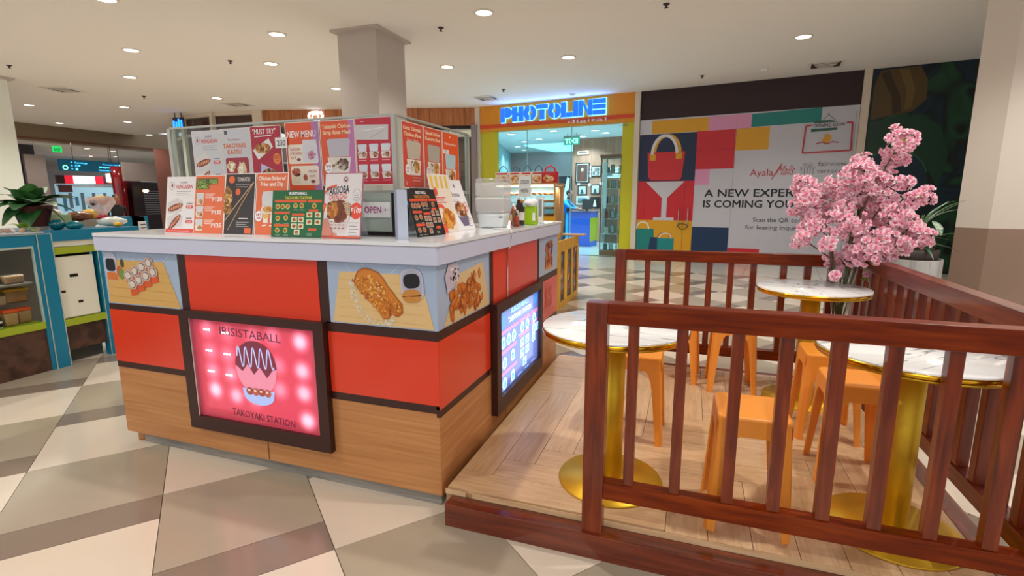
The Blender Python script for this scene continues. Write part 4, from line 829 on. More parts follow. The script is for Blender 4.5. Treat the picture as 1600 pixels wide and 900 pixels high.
onebox('fascia_top_lip', (-1.985, -0.036, 1.157), (0.03, -0.030, 1.1602), mat('grey_lip', '#9c9ca2', 0.4), K); onebox('fascia_top_lip', (0.0285, -0.03, 1.157), (0.031, 1.99, 1.1602), mat('grey_lip', '#9c9ca2', 0.4), K)
onebox('worktop_interior', (-1.96, 0.44, 0.80), (-0.42, 1.96, 0.83), mat('kiosk_inner_shelf', '#b9bcc0', 0.4, metal=0.6), K)
CT = 1.1757
# hanging white cable
t = thing('white_power_cable', 'white cable hanging over the right side of the kiosk counter', 'cable'); q = MB()
q.tube([(-0.08, 0.86, CT+.005), (-0.02, 0.84, CT+.006), (0.032, 0.83, CT+.004), (0.038, 0.829, CT-.012), (0.034, 0.829, 1.09), (0.014, 0.829, 1.06), (0.012, 0.829, 0.95), (0.012, 0.829, 0.785)], 0.0042, M_PLASTW, 8); q.build('cord', t)

# ---- glass guard with menu posters
GG = thing('glass_counter_guard', 'clear glass guard on the kiosk counter carrying the menu posters', 'screen', (0, 0, 0))
q = MB(); q.box((-1.76, 0.290, CT), (-0.36, 0.296, 1.725), M_GLASS); q.build('glass_pane', GG); q = MB(); q.box((-0.346, 0.31, CT), (-0.340, 1.10, 1.725), M_GLASS); q.build('glass_pane', GG)
q = MB(); q.box((-1.766, 0.30, CT), (-1.76, 1.10, 1.725), M_GLASS); q.build('glass_pane', GG)
M_ALU = mat('pale_alu_post', '#b9b8ae', 0.4, metal=0.3)
for x_, y_, n_ in ((-0.36, 0.285, 'corner_post'), (-0.36, 1.10, 'post'), (-1.78, 0.285, 'post')): onebox(n_, (x_, y_, CT), (x_+0.022, y_+0.022, 1.73), M_ALU, GG)
q = MB(); q.box((-1.76, 0.287, 1.725), (-0.36, 0.30, 1.735), M_ALU); q.box((-0.352, 0.307, 1.725), (-0.338, 1.10, 1.735), M_ALU); q.box((-1.76, 0.287, 1.365), (-0.36, 0.30, 1.388), M_ALU); q.box((-0.352, 0.307, 1.375), (-0.338, 1.10, 1.395), M_ALU); q.build('rail', GG)
def sheet_(name, label, M, w, h, bg, fn, group=None, th=0.0025, border='#f3eee8', bw=0.004, cat='poster'):
    t = thing(name, label, cat, group=group); t.matrix_world = M
    q = MB(); q.box((0, 0, 0), (w, h, th), pm(border, 0.35)); o = q.build('card', t)
    P = Print(0.00035); base = int(th/0.00035)+1
    P.rect(bw, bw, w-2*bw, h-2*bw, bg, base)
    P.base = base+1; fn(P, w, h, P.base); P.build('printed_graphics', t); return t
CK = ['#b8541c', '#d98a34', '#e8b060', '#8c3c14', '#c8702a']
def box_meal(P, x, y, w, h, z, seed, cols=CK, lid='#dcdcdc'):
    P.poly([(x+.08*w, y+.48*h), (x+.92*w, y+.48*h), (x+w, y+.95*h), (x+.9*w, y+h), (x+.1*w, y+h), (x, y+.95*h)], lid, z); P.poly([(x, y+.46*h), (x+w, y+.46*h), (x+.9*w, y), (x+.1*w, y)], '#ece6da', z)
    P.food(x+.36*w, y+.28*h, .24*w, .16*h, ['#e8dcc8', '#f2ead8', '#d8ccb0', '#8a7048'], seed, 8, z+1); P.food(x+.66*w, y+.26*h, .24*w, .18*h, cols, seed+1, 12, z+1)
def price(P, cx, cy, r, txt, z, fc='#ffffff', tc='#c03a3a'): P.ell(cx, cy, r, r*1.15, fc, z, 20); P.text(txt, cx, cy-r*0.05, r*0.75, tc, z+1, r*1.35, .01, 'c'); P.line([(cx-r*.5, cy-r*.45), (cx+r*.5, cy-r*.45)], r*.2, tc, z+1)
def small_lines(P, x, y, w, n, dy, col, z, t=0.003):
    for i in range(n): P.line([(x, y-i*dy), (x+w*(1-.2*(i % 2)), y-i*dy)], t, col, z)
def p_hung(P, w, h, z):
    P.ring(w*.19, h*.84, .019, .021, .003, '#b8a8a8', z, 20); P.rect(w*.16, h*.81, .012, .018, '#a83c44', z, .003); P.text('CLASSIC', w*.60, h*.885, .009, '#5a2c2c', z, .05, .01, 'c'); P.text('HUNGARIAN', w*.62, h*.79, .021, '#d24a3e', z, .115, .02, 'c'); small_lines(P, w*.35, h*.74, w*.5, 3, .009, '#9a8c8c', z, .0022)
    for k, (y, rot) in enumerate(((.44, .28), (.18, .75))):
        P.poly([(w*.08, h*(y-.10)), (w*.55, h*(y-.06)), (w*.60, h*(y+.12)), (w*.40, h*(y+.19)), (w*.06, h*(y+.10))], '#dcd6d0', z)
        P.ell(w*.33, h*(y+.02), w*.27, .016, '#8c2430', z+1, 20, 0, 0, rot)
        for i in range(7): a = (i-3)*.013; P.ell(w*.33+a*math.cos(rot), h*(y+.02)+a*math.sin(rot), .010, .004, '#e8b070', z+2, 8, 0, 0, rot+1.2)
        P.rect(w*.70, h*(y), w*.24, .017, '#e05a52', z, .006); P.text(('P99', 'P125')[k], w*.82, h*y+.004, .009, '#fff4f0', z+1, .026, .01, 'c'); P.line([(w*.72, h*y+.026), (w*.92, h*y+.026)], .004, '#6c4444', z)
    P.rect(.004, .004, w-.008, h*.07, '#ef5140', z); P.line([(w*.1, h*.045), (w*.85, h*.045)], .003, '#ffd8d0', z+1)
def p_takofries(P, w, h, z):
    P.rect(w*.04, h*.84, w*.72, .030, '#4c5a28', z, .006); P.rect(w*.04, h*.76, w*.44, .030, '#4c5a28', z, .006); P.text('TAKO - FRIES', w*.06, h*.855, .021, '#a8c860', z+1, w*.68, .02); P.text('COMBO', w*.06, h*.775, .021, '#a8c860', z+1, w*.40, .02)
    for i, (y, pt) in enumerate(((.50, 'P120'), (.28, 'P130'), (.06, 'P135'))): box_meal(P, w*.06, h*y, w*.26, h*.2, z, i+3, ['#c87830', '#e8b060', '#a05020', '#d89a48']); small_lines(P, w*.36, h*(y+.18), w*.32, 3, .009, '#ffe0d0', z); P.text(pt, w*.60, h*(y+.06), .021, '#fff6f0', z, w*.32, .03)
def p_tonton(P, w, h, z):
    P.food(w*.12, h*.62, w*.16, h*.16, ['#a87a3c', '#e8c07c', '#d89a4a', '#8c5a28'], 4, 14, z); P.food(w*.10, h*.45, w*.14, h*.13, ['#b4823c', '#e0a860', '#8c5a28'], 9, 10, z)
    P.ell(w*.22, h*.90, .019, .019, '#ef7038', z); P.ell(w*.44, h*.70, .015, .017, '#ef7038', z); P.text('TONKATSU', w*.40, h*.87, .020, '#e8e0d8', z, w*.42, .01); small_lines(P, w*.36, h*.82, w*.5, 2, .012, '#a8a0a0', z)
    P.line([(w*.02, h*.22), (w*.30, h*.42), (w*.92, h*.84)], .0045, '#d8b488', z+1); P.line([(w*.15, h*.08), (w*.55, h*.48), (w*.96, h*.86)], .0045, '#c8a074', z+1)
    small_lines(P, w*.50, h*.27, w*.3, 1, .01, '#e8e8e8', z, .004); small_lines(P, w*.42, h*.21, w*.42, 3, .010, '#b8b0b0', z); P.rect(w*.70, h*.03, w*.22, h*.09, '#ef7040', z)
def p_strips(P, w, h, z):
    P.text('Chicken Strips w/', w*.5, h*.88, .019, '#fff0e0', z, w*.86, .035, 'c'); P.text('Fries and Dip', w*.5, h*.79, .019, '#fff0e0', z, w*.72, .035, 'c'); P.poly([(w*.24, h*.70), (w*.84, h*.72), (w*.88, h*.64), (w*.84, h*.48), (w*.22, h*.47), (w*.20, h*.62)], '#dcdedf', z); P.poly([(w*.22, h*.47), (w*.84, h*.48), (w*.90, h*.36), (w*.14, h*.34)], '#f0e8d8', z)
    P.food(w*.42, h*.42, w*.18, h*.045, ['#e0a050', '#f0c070', '#c88030'], 2, 14, z+1); P.food(w*.68, h*.42, w*.14, h*.045, ['#c06828', '#a04c18', '#d88840'], 5, 10, z+1)
    for i, c in enumerate(('#f0c058', '#f6e8c8', '#3c2420')): P.poly([(w*(.26+i*.22), h*.33), (w*(.44+i*.22), h*.33), (w*(.42+i*.22), h*.20), (w*(.28+i*.22), h*.20)], '#f6efe4', z+1); P.ell(w*(.35+i*.22), h*.31, .016, .012, c, z+2, 14); P.line([(w*(.25+i*.23), h*.16), (w*(.38+i*.23), h*.17)], .007, '#fff0e4', z+1)
    price(P, w*.13, h*.31, .022, '145', z+3)
def p_grid(bgc, t1, t2, hd, dot, sq):
    def f(P, w, h, z):
        P.text('IRISISTABALL', w*.5, h*.90, h*.062, t1, z, w*.36, .02, 'c'); P.text('TAKOYAKI STATION', w*.5, h*.81, h*.062, t2, z, w*.52, .02, 'c')
        for x, y, ww in ((.05, .74, .32), (.37, .74, .30), (.70, .74, .26), (.05, .49, .30), (.40, .45, .24), (.72, .54, .18), (.05, .22, .30), (.72, .14, .16)): P.rect(w*x, h*y, w*ww, h*.055, hd, z, .002)
        for x, y in ((.11, .65), (.21, .65), (.31, .65), (.46, .67), (.58, .67), (.82, .67), (.12, .40), (.28, .41), (.12, .14), (.28, .14)): P.ell(w*x, h*y, h*.058, h*.058, dot, z, 14); P.food(w*x, h*y, h*.040, h*.036, CK, int(x*90+y*10), 4, z+1)
        for x, y in ((.39, .32), (.52, .32), (.39, .18), (.52, .18), (.45, .05), (.68, .42), (.84, .42), (.68, .27), (.84, .27)): P.rect(w*x, h*y, w*.11, h*.11, sq, z); P.food(w*(x+.055), h*(y+.055), w*.035, h*.035, CK, int(x*80+y*30), 4, z+1)
        for x, y in ((.08, .54), (.26, .54), (.42, .58), (.54, .58), (.08, .29), (.24, .29), (.08, .04), (.24, .04), (.70, .08), (.70, .05)): P.line([(w*x, h*y), (w*(x+.10), h*y)], .0022, '#b8c0b0', z)
    return f
def p_yaki(P, w, h, z):
    P.poly([(0, h*.30), (w*.30, h*.26), (w*.42, h*.0), (0, 0)], '#e8a08a', z); P.poly([(.005, h*.66), (.005, h*.72), (w*.12, h*.79), (w*.32, h*.825), (w*.34, h*.80), (w*.16, h*.755), (w*.06, h*.70)], '#f0643c', z); P.ell(-0.0+w*.04, h*.47, w*.06, h*.07, '#f0643c', z)
    P.ring(w*.56, h*.90, .015, .015, .0016, '#c08888', z, 20); P.ell(w*.56, h*.90, .010, .010, '#7c2c38', z+1); P.ell(w*.56, h*.903, .006, .004, '#e8e0e0', z+2)
    P.text('YAKISOBA', w*.06, h*.66, .033, '#221a22', z+1, w*.60, .02, shear=.12, rot=.10); P.text('OVERLOAD', w*.14, h*.585, .023, '#e2553e', z+1, w*.48, .015, shear=.1, rot=.09)
    P.ring(w*.86, h*.66, .022, .027, .0014, '#7c7c80', z, 24); small_lines(P, w*.80, h*.69, .026, 4, .010, '#8c8c90', z+1, .0022)
    P.ell(w*.40, h*.42, w*.36, h*.185, '#cfc6c0', z+1, 28); P.ell(w*.40, h*.42, w*.35, h*.178, '#f6f1ea', z+1.5, 28); P.food(w*.40, h*.425, w*.33, h*.165, ['#8c4820', '#a85a24', '#7a3a1a', '#c87830', '#6a3018'], 11, 22, z+2); P.food(w*.26, h*.44, w*.16, h*.12, ['#c47a2c', '#d89040', '#b8681f'], 3, 16, z+4, size=.25)
    for i in range(7): P.line([(w*(.52+.02*i), h*(.53-.03*i)), (w*(.60+.012*i), h*(.545-.03*i)), (w*.72, h*(.50-.03*i))], .0035, '#eadcc0', z+8)
    P.poly([(w*.06, h*.38), (w*.74, h*.38), (w*.60, h*.08), (w*.24, h*.08)], '#e2d6d0', z+1); 
    for i in range(12): P.line([(w*(.22+.1*(i % 4)), h*(.25-.05*(i//4))), (w*(.28+.1*(i % 4)), h*(.26-.05*(i//4)))], .003, '#a04a44', z+9)
    P.poly([(w*.02, h*.30), (w*.12, h*.30), (w*.30, h*.06), (w*.10, h*.0), (0, 0)], '#d98a78', z+9)
    P.ell(w*.86, h*.42, .032, .036, '#ee5238', z+2, 24); P.text('P100', w*.86, h*.39, .022, '#ffffff', z+3, .054, .02, 'c', shear=.1); P.text('ONLY', w*.86, h*.465, .007, '#ffe8e0', z+3, .018, 0, 'c')
    small_lines(P, w*.70, h*.24, w*.24, 5, .014, '#6c6468', z+1, .002); P.rect(.002, .002, w-.004, .008, '#e8603e', z+9)
M_AF = M_ACRYL
def a_frame(label, x, y, w, h, rz, bg, fn, tilt=10, border='#f3eee8'):
    """acrylic stand on the counter: sheet tilted back, fold foot behind"""
    a = math.radians(tilt); R_ = Matrix.Translation((x, y, CT)) @ Matrix.Rotation(rz, 4, 'Z') @ Matrix.Rotation(PI/2-a, 4, 'X')
    t = sheet_('menu_stand', label, R_ @ Matrix.Translation((0, 0, 0)), w, h, bg, fn, 'menu stands along the counter edge', border=border, cat='menu')
    q = MB(); q.box((0, 0, -0.003), (w, h, -0.0005), M_AF)
    d = h*0.62; Tb = Matrix.Translation((0, h*.9, -0.002)) @ Matrix.Rotation(math.radians(24), 4, 'X')
    q.box((w*.2, -h*.88, -0.003), (w*.8, 0, 0), M_AF, Tb); q.build('acrylic_holder', t); return t
OR = '#ee7444'
a_frame('white menu stand with two hungarian sausages, leftmost on the counter', -1.600, .075, .20, .29, 0, '#efebe8', p_hung)
a_frame('orange tako-fries combo menu stand with green title', -1.398, .070, .20, .295, 0, OR, p_takofries)
a_frame('black menu stand with crossed chopsticks', -1.198, .070, .19, .30, 0, '#3b3432', p_tonton)
a_frame('orange chicken strips menu stand with open food box', -1.005, .072, .19, .30, 0, OR, p_strips)
a_frame('dark green landscape menu stand full of small round pictures', -0.875, .045, .285, .215, .03, '#146838', p_grid('g', '#ffffff', '#f4e23c', '#e8622c', '#c8d870', '#e0e8c0'), border='#0f5a30')
a_frame('white yakisoba overload menu stand with noodle bowl', -0.590, .050, .205, .29, -.02, '#ece6e6', p_yaki, border='#b86a74')
def p_noodle(P, w, h, z):
    P.ell(w*.55, h*.88, .006, .012, '#4a3a3c', z); P.ell(w*.24, h*.74, .018, .012, '#ef6a48', z); P.text('YAKISOBA', w*.12, h*.66, .020, '#4a3c40', z, w*.6, .015); small_lines(P, w*.2, h*.60, w*.3, 2, .008, '#a09898', z)
    P.ell(w*.52, h*.40, w*.34, h*.18, '#ddd4cf', z, 24); P.food(w*.52, h*.41, w*.30, h*.15, ['#8c4424', '#c07838', '#e0b080', '#6c3018'], 8, 22, z+1); P.poly([(w*.24, h*.28), (w*.82, h*.28), (w*.70, h*.08), (w*.40, h*.08)], '#6c5c78', z)
    P.ring(w*.84, h*.46, .020, .030, .006, '#e8624c', z+3, 20); small_lines(P, w*.70, h*.22, w*.25, 4, .014, '#8c8488', z+1)
def p_fries(P, w, h, z):
    for i in range(4): P.rect(w*(.08+.23*i), h*.76, w*.10, h*.21, '#f0c848', z, .004)
    P.ell(w*.22, h*.70, .018, .022, '#e8583c', z+1); small_lines(P, w*.15, h*.60, w*.5, 3, .012, '#e87070', z, .006); P.ring(w*.30, h*.30, w*.28, h*.20, .02, '#ee6044', z, 20, 30, 200); P.ell(w*.24, h*.33, .02, .026, '#f6e8d8', z+2); P.rect(w*.0, 0, w*.45, h*.16, '#ee6044', z)
    P.food(w*.60, h*.24, w*.30, h*.18, ['#d88a30', '#f0b050', '#c06c20', '#e8a040'], 6, 22, z+1)
a_frame('black landscape menu stand turned to the right side of the counter', -0.190, .199, .225, .225, 1.45, '#171213', p_grid('k', '#e8e4e0', '#e8903c', '#e0502c', '#a89888', '#b8aca0'), tilt=17, border='#0e0c0c')
a_frame('white and orange fries menu stand behind the black one', -0.205, .435, .20, .30, 1.50, '#f2e4d0', p_fries, tilt=12)
a_frame('white noodle bowl menu stand at the right side of the counter', -0.205, .655, .21, .29, 1.52, '#f0eded', p_noodle, tilt=20)
t = thing('white_sign_board', 'plain white upright board by the front corner of the counter', 'board', (-0.230, 0.080, CT), rz=.25); M_PBL = mat('pale_blue_board', '#c2cbdd', .4); q = MB(); q.box((0, 0, 0), (0.012, .08, .21), M_PBL); q.box((0, 0, 0), (0.055, .006, .21), M_PBL); q.build('board', t)
t = thing('card_terminal_screen', 'grey framed screen panel hung with an OPEN plate', 'screen', (-0.53, 0.255, CT)); q = MB(); q.box((0, 0, 0), (0.185, 0.02, 0.018), M_BLACK); q.box((0.175, 0, 0.018), (0.185, .02, .20), M_BLACK); q.box((-0.01, 0, 0), (0, .02, .20), M_BLACK); q.build('frame', t)
q = MB(); q.box((0, .004, .018), (.175, .016, .20), mat('grey_green_screen', '#a9b6ac', 0.2)); q.build('screen', t)
t = thing('open_plate', 'white plate with purple OPEN lettering', 'sign', (-0.515, 0.249, CT+.085)); q = MB(); q.box((0, 0, 0), (.155, .004, .072), M_PLASTW, None, .0015); q.build('plate', t)
P = Print(.0006); P.text('OPEN', .014, .022, .030, '#b03a8a', 2, .095, .016); P.ell(.13, .036, .004, .005, '#6a6a6a', 2); P.build('lettering', t, FRONT(0, -.0002, 0))
# posters on the guard
def p_h2(P, w, h, z): p_hung(P, w, h, z)
def p_katsu2(P, w, h, z):
    P.text('Three Flavors', w*.45, h*.80, .010, '#a04040', z, w*.4, .01, 'c'); P.text('TAKOYAKI', w*.45, h*.68, .024, '#e07034', z, w*.76, .03, 'c'); P.text('KATSU', w*.45, h*.58, .024, '#e07034', z, w*.48, .03, 'c'); P.rect(w*.15, h*.90, .02, .02, '#5a5860', z)
    P.rect(w*.12, h*.02, w*.78, h*.50, '#a8303c', z, .012); 
    for x, y, s_ in ((.30, .38, 1), (.30, .15, 2), (.66, .28, 3)): P.food(w*x, h*y, w*.15, h*(.09 if s_ < 3 else .18), ['#e8d4a8', '#f4ead0', '#c8944c', '#fff6e4'], s_, 14, z+1)
    P.rect(w*.82, h*.06, .03, .03, '#7c2a5c', z+3, .006)
def p_must(P, w, h, z):
    P.text('"MUST TRY"', w*.46, h*.87, .026, '#fff2f0', z, w*.74, .012, 'c', shear=.1); P.line([(w*.14, h*.83), (w*.70, h*.845)], .004, '#fff2f0', z)
    P.poly([(w*.06, h*.62), (w*.60, h*.80), (w*.72, h*.66), (w*.22, h*.46)], '#f0ece4', z); P.food(w*.38, h*.64, w*.25, h*.08, ['#a86428', '#d89a48', '#e8c080', '#7c3c1c'], 5, 16, z+1)
    P.poly([(w*.30, h*.40), (w*.90, h*.24), (w*.80, h*.10), (w*.26, h*.22)], '#c8c4e0', z); P.food(w*.56, h*.24, w*.26, h*.07, ['#5a3418', '#8c5828', '#c89048'], 8, 16, z+1); price(P, w*.82, h*.47, .024, 'BEST', z, '#f08a44', '#c03030')
def p_new(P, w, h, z):
    P.rect(w*.78, .004, w*.2, h-.008, '#b87cb0', z-.5); P.text('NEW MENU', w*.48, h*.78, .032, '#fff6ee', z, w*.84, .02, 'c'); P.rect(w*.06, h*.40, w*.86, h*.28, '#f2e6d0', z, .01); P.rect(w*.10, h*.09, w*.82, h*.28, '#f2e6d0', z, .01)
    P.text('CHICKEN', w*.12, h*.59, .013, '#c0504c', z+1, w*.30, .015); P.text('POPS WITH', w*.12, h*.53, .013, '#c0504c', z+1, w*.34, .015); P.text('RICE', w*.12, h*.47, .013, '#c0504c', z+1, w*.16, .015); P.ell(w*.36, h*.46, .012, .008, '#8c3c50', z+1)
    P.poly([(w*.50, h*.74), (w*.90, h*.74), (w*.94, h*.42), (w*.48, h*.42)], '#dcdcdf', z+1); P.food(w*.74, h*.52, w*.12, h*.06, ['#c88cb0', '#e0a8c8', '#b8703c'], 2, 8, z+2)
    P.food(w*.26, h*.28, w*.13, h*.06, ['#b8543c', '#d07850', '#8c3424'], 3, 12, z+1); P.poly([(w*.12, h*.25), (w*.40, h*.25), (w*.36, h*.11), (w*.17, h*.11)], '#e8d8b8', z+1); P.ell(w*.52, h*.20, .013, .016, '#a8522c', z+1)
    P.text('CHICKEN', w*.60, h*.27, .012, '#b8608c', z+1, w*.26, .015); P.text('POPS', w*.64, h*.20, .012, '#b8608c', z+1, w*.17, .015); P.ell(w*.74, h*.14, .014, .008, '#8c3c50', z+1)
def p_rice(l1, l2, bg2, pr_, extra=None, lid='#c9c2b8', seed=1):
    def f(P, w, h, z):
        if bg2: P.rect(w*.80, .004, w*.18, h-.008, bg2, z-.5)
        P.text(l1, w*.48, h*.88, .018, '#f8dcae', z, w*.82, .03, 'c'); P.text(l2, w*.48, h*.79, .018, '#f8dcae', z, w*.80, .03, 'c')
        if extra: P.text(extra, w*.48, h*.72, .012, '#e8c8a8', z, w*.5, .01, 'c')
        box_meal(P, w*.18, h*.20, w*.68, h*.52, z, seed, ['#d89a48', '#e8b868', '#b87430'] if seed != 2 else ['#5a4038', '#8c6a58', '#c8b8a8'], lid); price(P, w*.20, h*.28, .022, pr_, z+4); small_lines(P, w*.42, h*.16, w*.45, 2, .014, '#f4c8b8', z, .003); P.ell(w*.14, h*.07, .008, .010, '#e89090', z)
    return f
def p_red(P, w, h, z):
    P.poly([(w*.02, h*.90), (w*.92, h*.88), (w*.90, h*.66), (w*.03, h*.68)], '#d4d0ce', z+2); P.line([(w*.1, h*.80), (w*.8, h*.84)], .004, '#ecebe9', z+3); P.line([(w*.4, h*.70), (w*.8, h*.80)], .003, '#b4b0ae', z+3); P.line([(w*.16, h*.94), (w*.26, h*.94)], .004, '#f0a0a0', z)
    for r in range(2):
        for i in range(3): box_meal(P, w*(.05+.32*i), h*(.40-.30*r), w*.26, h*.21, z, i+3*r, ['#7c3c24', '#a85c38', '#d8a070'], '#e0e4ea'); P.line([(w*(.07+.32*i), h*(.37-.30*r)), (w*(.28+.32*i), h*(.37-.30*r))], .003, '#f0a8a8', z)
def p_fr(P, w, h, z):
    P.ell(w*.45, h*.92, .006, .006, '#f8c8a8', z); P.text('TakoyakiFries', w*.48, h*.78, .013, '#fff0e4', z, w*.76, .01, 'c'); P.rect(w*.04, h*.62, w*.32, .022, '#f2eee8', z); P.text('P70', w*.20, h*.635, .012, '#3c3434', z+1, .034, .01, 'c'); box_meal(P, w*.14, h*.12, w*.66, h*.50, z, 5, CK, '#b8d0d4')
zb = 1.398; W_ = .2
specs = [('#cfd0d2', p_h2, 'pale grey hungarian menu poster, first from the left on the guard'), ('#cfd0d2', p_katsu2, 'pale grey takoyaki katsu menu poster, second from the left on the guard'), ('#b4243a', p_must, 'crimson must try menu poster on the guard'),
         ('#ea5a2c', p_new, 'orange new menu poster with chicken pops on the guard'), ('#ea5a2c', p_rice('Takoyaki Chicken', 'Strip Rice Meal', '#c87cb0', '99', seed=2, lid='#c4c0c8'), 'orange and pink chicken strip rice meal poster priced 99'), ('#c8283c', p_red, 'red poster with six small food boxes and a taped white strip')]
xs = [-1.600, -1.398, -1.196, -0.970, -0.758, -0.556]
for i, (bg, fn, lab) in enumerate(specs):
    hh = .335 if i in (3,) else .31
    sheet_('menu_poster', lab, FRONT(xs[i], .288, zb+.003*i-(0.02 if i == 3 else 0)), (.2, .2, .2, .208, .2, .2)[i], hh, bg, fn, 'menu posters on the glass guard', border='#e8dcd2')
t = thing('price_tag', 'white handwritten 230 price tag between two posters', 'tag'); t.matrix_world = FRONT(-1.03, .280, 1.60); q = MB(); q.box((0, 0, 0), (.075, .052, .001), M_CARD); q.build('card', t); P = Print(.0005); P.text('230', .012, .012, .028, '#22242c', 4, .052); P.build('digits', t)
specs2 = [('#d9503c', p_rice('Katsu Takoyaki', 'Chicken Rice', None, '180', 'Rice Meal', '#c8bca8', 3), 'salmon red poster priced 180, first on the right side of the guard'), ('#dd563a', p_rice('Takoyaki Chicken', 'Kaarage Rice', None, '170', None, '#b8b0a0', 4), 'salmon red poster priced 170, second on the right side of the guard'), ('#ec5c24', p_fr, 'orange takoyaki fries poster, last on the right side of the guard')]
for i, (bg, fn, lab) in enumerate(specs2): sheet_('menu_poster', lab, RIGHT(-.336, .335+i*.208, 1.400), .203, .31, bg, fn, 'menu posters on the glass guard', border='#e8d8cc')
t = thing('blue_screen', 'small bright blue screen below the right posters inside the kiosk', 'screen', (-.47, .5, CT)); q = MB(); q.box((0, 0, .13), (.02, .26, .21), M_BLACK); q.box((-.05, .1, 0), (.03, .16, .13), M_BLACK); q.build('housing', t); q = MB(); q.box((.0205, .01, .14), (.022, .25, .20), mat('blue_display', '#2a90e0', .3, em='#2f9cf0', ems=1.2)); q.build('display', t)

# ---- drink dispenser, bottles, bag, signs on the right counter
t = thing('plastic_container_stack', 'white and clear stacked plastic food container on the right of the counter', 'container', (-.150, 1.04, CT), rz=.1)
M_FROST = glass('frosted_plastic', '#eef0f0', .05, .2, .62, '#eeeeec'); M_CLR = glass('clear_plastic', '#f6f6f6', .08, .08, .18, '#f0f0f0')
def tub(b, z0, z1, w0, w1, d0, d1, m, bev=.02):
    bm = bmesh.new(); bmesh.ops.create_cube(bm, size=1)
    for v in bm.verts: top = v.co.z > 0; v.co = Vector((v.co.x*(w1 if top else w0), v.co.y*(d1 if top else d0), z1 if top else z0))
    bmesh.ops.bevel(bm, geom=[e for e in bm.edges], offset=bev, segments=3, profile=.6, affect='EDGES'); b.bm(bm, m, None, True)
q = MB(); tub(q, 0, .088, .140, .168, .145, .18, mat('white_tub', '#e4eaea', .3)); q.build('base_tub', t)
q = MB(); tub(q, .089, .178, .168, .176, .18, .19, M_FROST, .012); q.build('middle_tub', t)
q = MB(); tub(q, .179, .262, .170, .175, .18, .187, M_FROST, .012); q.build('top_tub', t)
q = MB(); tub(q, .262, .286, .178, .165, .19, .18, M_CLR, .008); q.box((-.075, -.100, .262), (-.045, -.092, .285), M_CLR); q.box((.045, -.100, .262), (.075, -.092, .285), M_CLR); q.build('lid', t)
q = MB(); q.sphere((0, 0, .135), (.075, .075, .035), mat('pinkish_contents', '#b8988c', .8), jit=.15); q.build('contents', t)
q = MB(); q.box((.055, -.090, .06), (.075, -.084, .068), mat('grey_mark', '#808488', .4)); q.build('brand_mark', t)
def bottle(label, x, y, body, capc, h=.15, r=.022, band=None):
    t = thing('sauce_bottle', label, 'bottle', (x, y, CT), group='sauce bottles on the counter')
    q = MB(); q.lathe([(0, 0), (r, 0), (r, h*.55), (r*.95, h*.62), (r*.45, h*.78), (r*.45, h*.86), (0, h*.86)], mat('bottle_'+body.strip('#'), body, .25), 16); q.build('bottle_body', t)
    q = MB(); q.lathe([(0, h*.85), (r*.5, h*.85), (r*.5, h*.92), (r*.2, h), (0, h)], pm(capc), 12); q.build('cap', t)
    if band: q = MB(); q.lathe([(r*1.02, h*.2), (r*1.02, h*.5)], pm(band), 16, cap=False); q.build('label_band', t)
bottle('red sauce bottle with white cap beside the container stack', -.115, 1.30, '#c03024', '#f0f0f0', .14, .020, '#d8d0c0')
bottle('greenish brown sauce bottle', -.085, 1.24, '#7a6a3c', '#e8e4d8', .12, .018, '#a8684c')
bottle('dark soy bottle with orange top', -.060, 1.30, '#2c1410', '#d08a2c', .17, .018, '#e8e0d8')
bottle('small orange brown jar in front of the bottles', -.055, 1.18, '#a8442c', '#2a2420', .085, .018)
bottle('dark bottle with white label behind the bag', -.12, 1.42, '#3c2420', '#e8e8e8', .19, .022, '#e8e8e4')
t = thing('green_pouch', 'bright lime green plastic pouch with white tissue on top', 'pouch', (-.02, 1.38, CT)); q = MB(); tub(q, 0, .125, .085, .075, .05, .045, mat('lime_pouch', '#9cc818', .35), .012); q.build('pouch', t)
q = MB(); q.box((.015, -.0275, .03), (.035, -.026, .08), M_PLASTW); q.ell = None; q.build('care_label', t); q = MB(); q.sphere((-.005, 0, .14), (.045, .03, .03), mat('white_tissue', '#f4f4f4', .8), jit=.25, seed=4); q.build('tissue', t)
t = thing('acrylic_card_holder', 'upright white edged acrylic card holder at the end of the counter', 'holder', (.005, 1.50, CT), rz=.1); q = MB(); q.box((-.028, 0, 0), (.028, .004, .185), M_ACRYL); q.box((-.028, 0, 0), (.028, .03, .004), M_ACRYL); q.build('holder', t); q = MB(); q.box((-.022, -.002, .01), (.022, 0, .175), M_CARD); q.box((-.010, -.0025, .05), (.012, -.002, .165), pm('#8a9aa4')); q.build('card', t)
t = thing('order_here_sign', 'small pale ORDER HERE sign standing on a stick', 'sign', (-.065, 1.38, CT)); q = MB(); q.box((-.042, 0, .18), (.042, .004, .315), mat('pale_sign_card', '#d4d8d4', .5)); q.build('card', t); q = MB(); q.tube([(0, .008, .0), (0, .008, .30)], .004, M_STEEL); q.lathe([(0, 0), (.03, 0), (.03, .004), (0, .006)], M_STEEL, 16); q.build('stand', t)
P = Print(.0006); P.text('ORDER', 0, .085, .026, '#3c4044', 1, .062, 0, 'c'); P.text('HERE', 0, .030, .026, '#3c4044', 1, .050, 0, 'c'); P.build('lettering', t, FRONT(0, -.0003, .18))
# steel boxes and jars seen between glass guard and container
t = thing('steel_box', 'low steel box behind the menu stands on the right counter', 'box', (-.22, 1.26, CT)); q = MB(); q.box((-.06, -.07, 0), (.05, .07, .10), M_STEEL, None, .006); q.build('body', t)

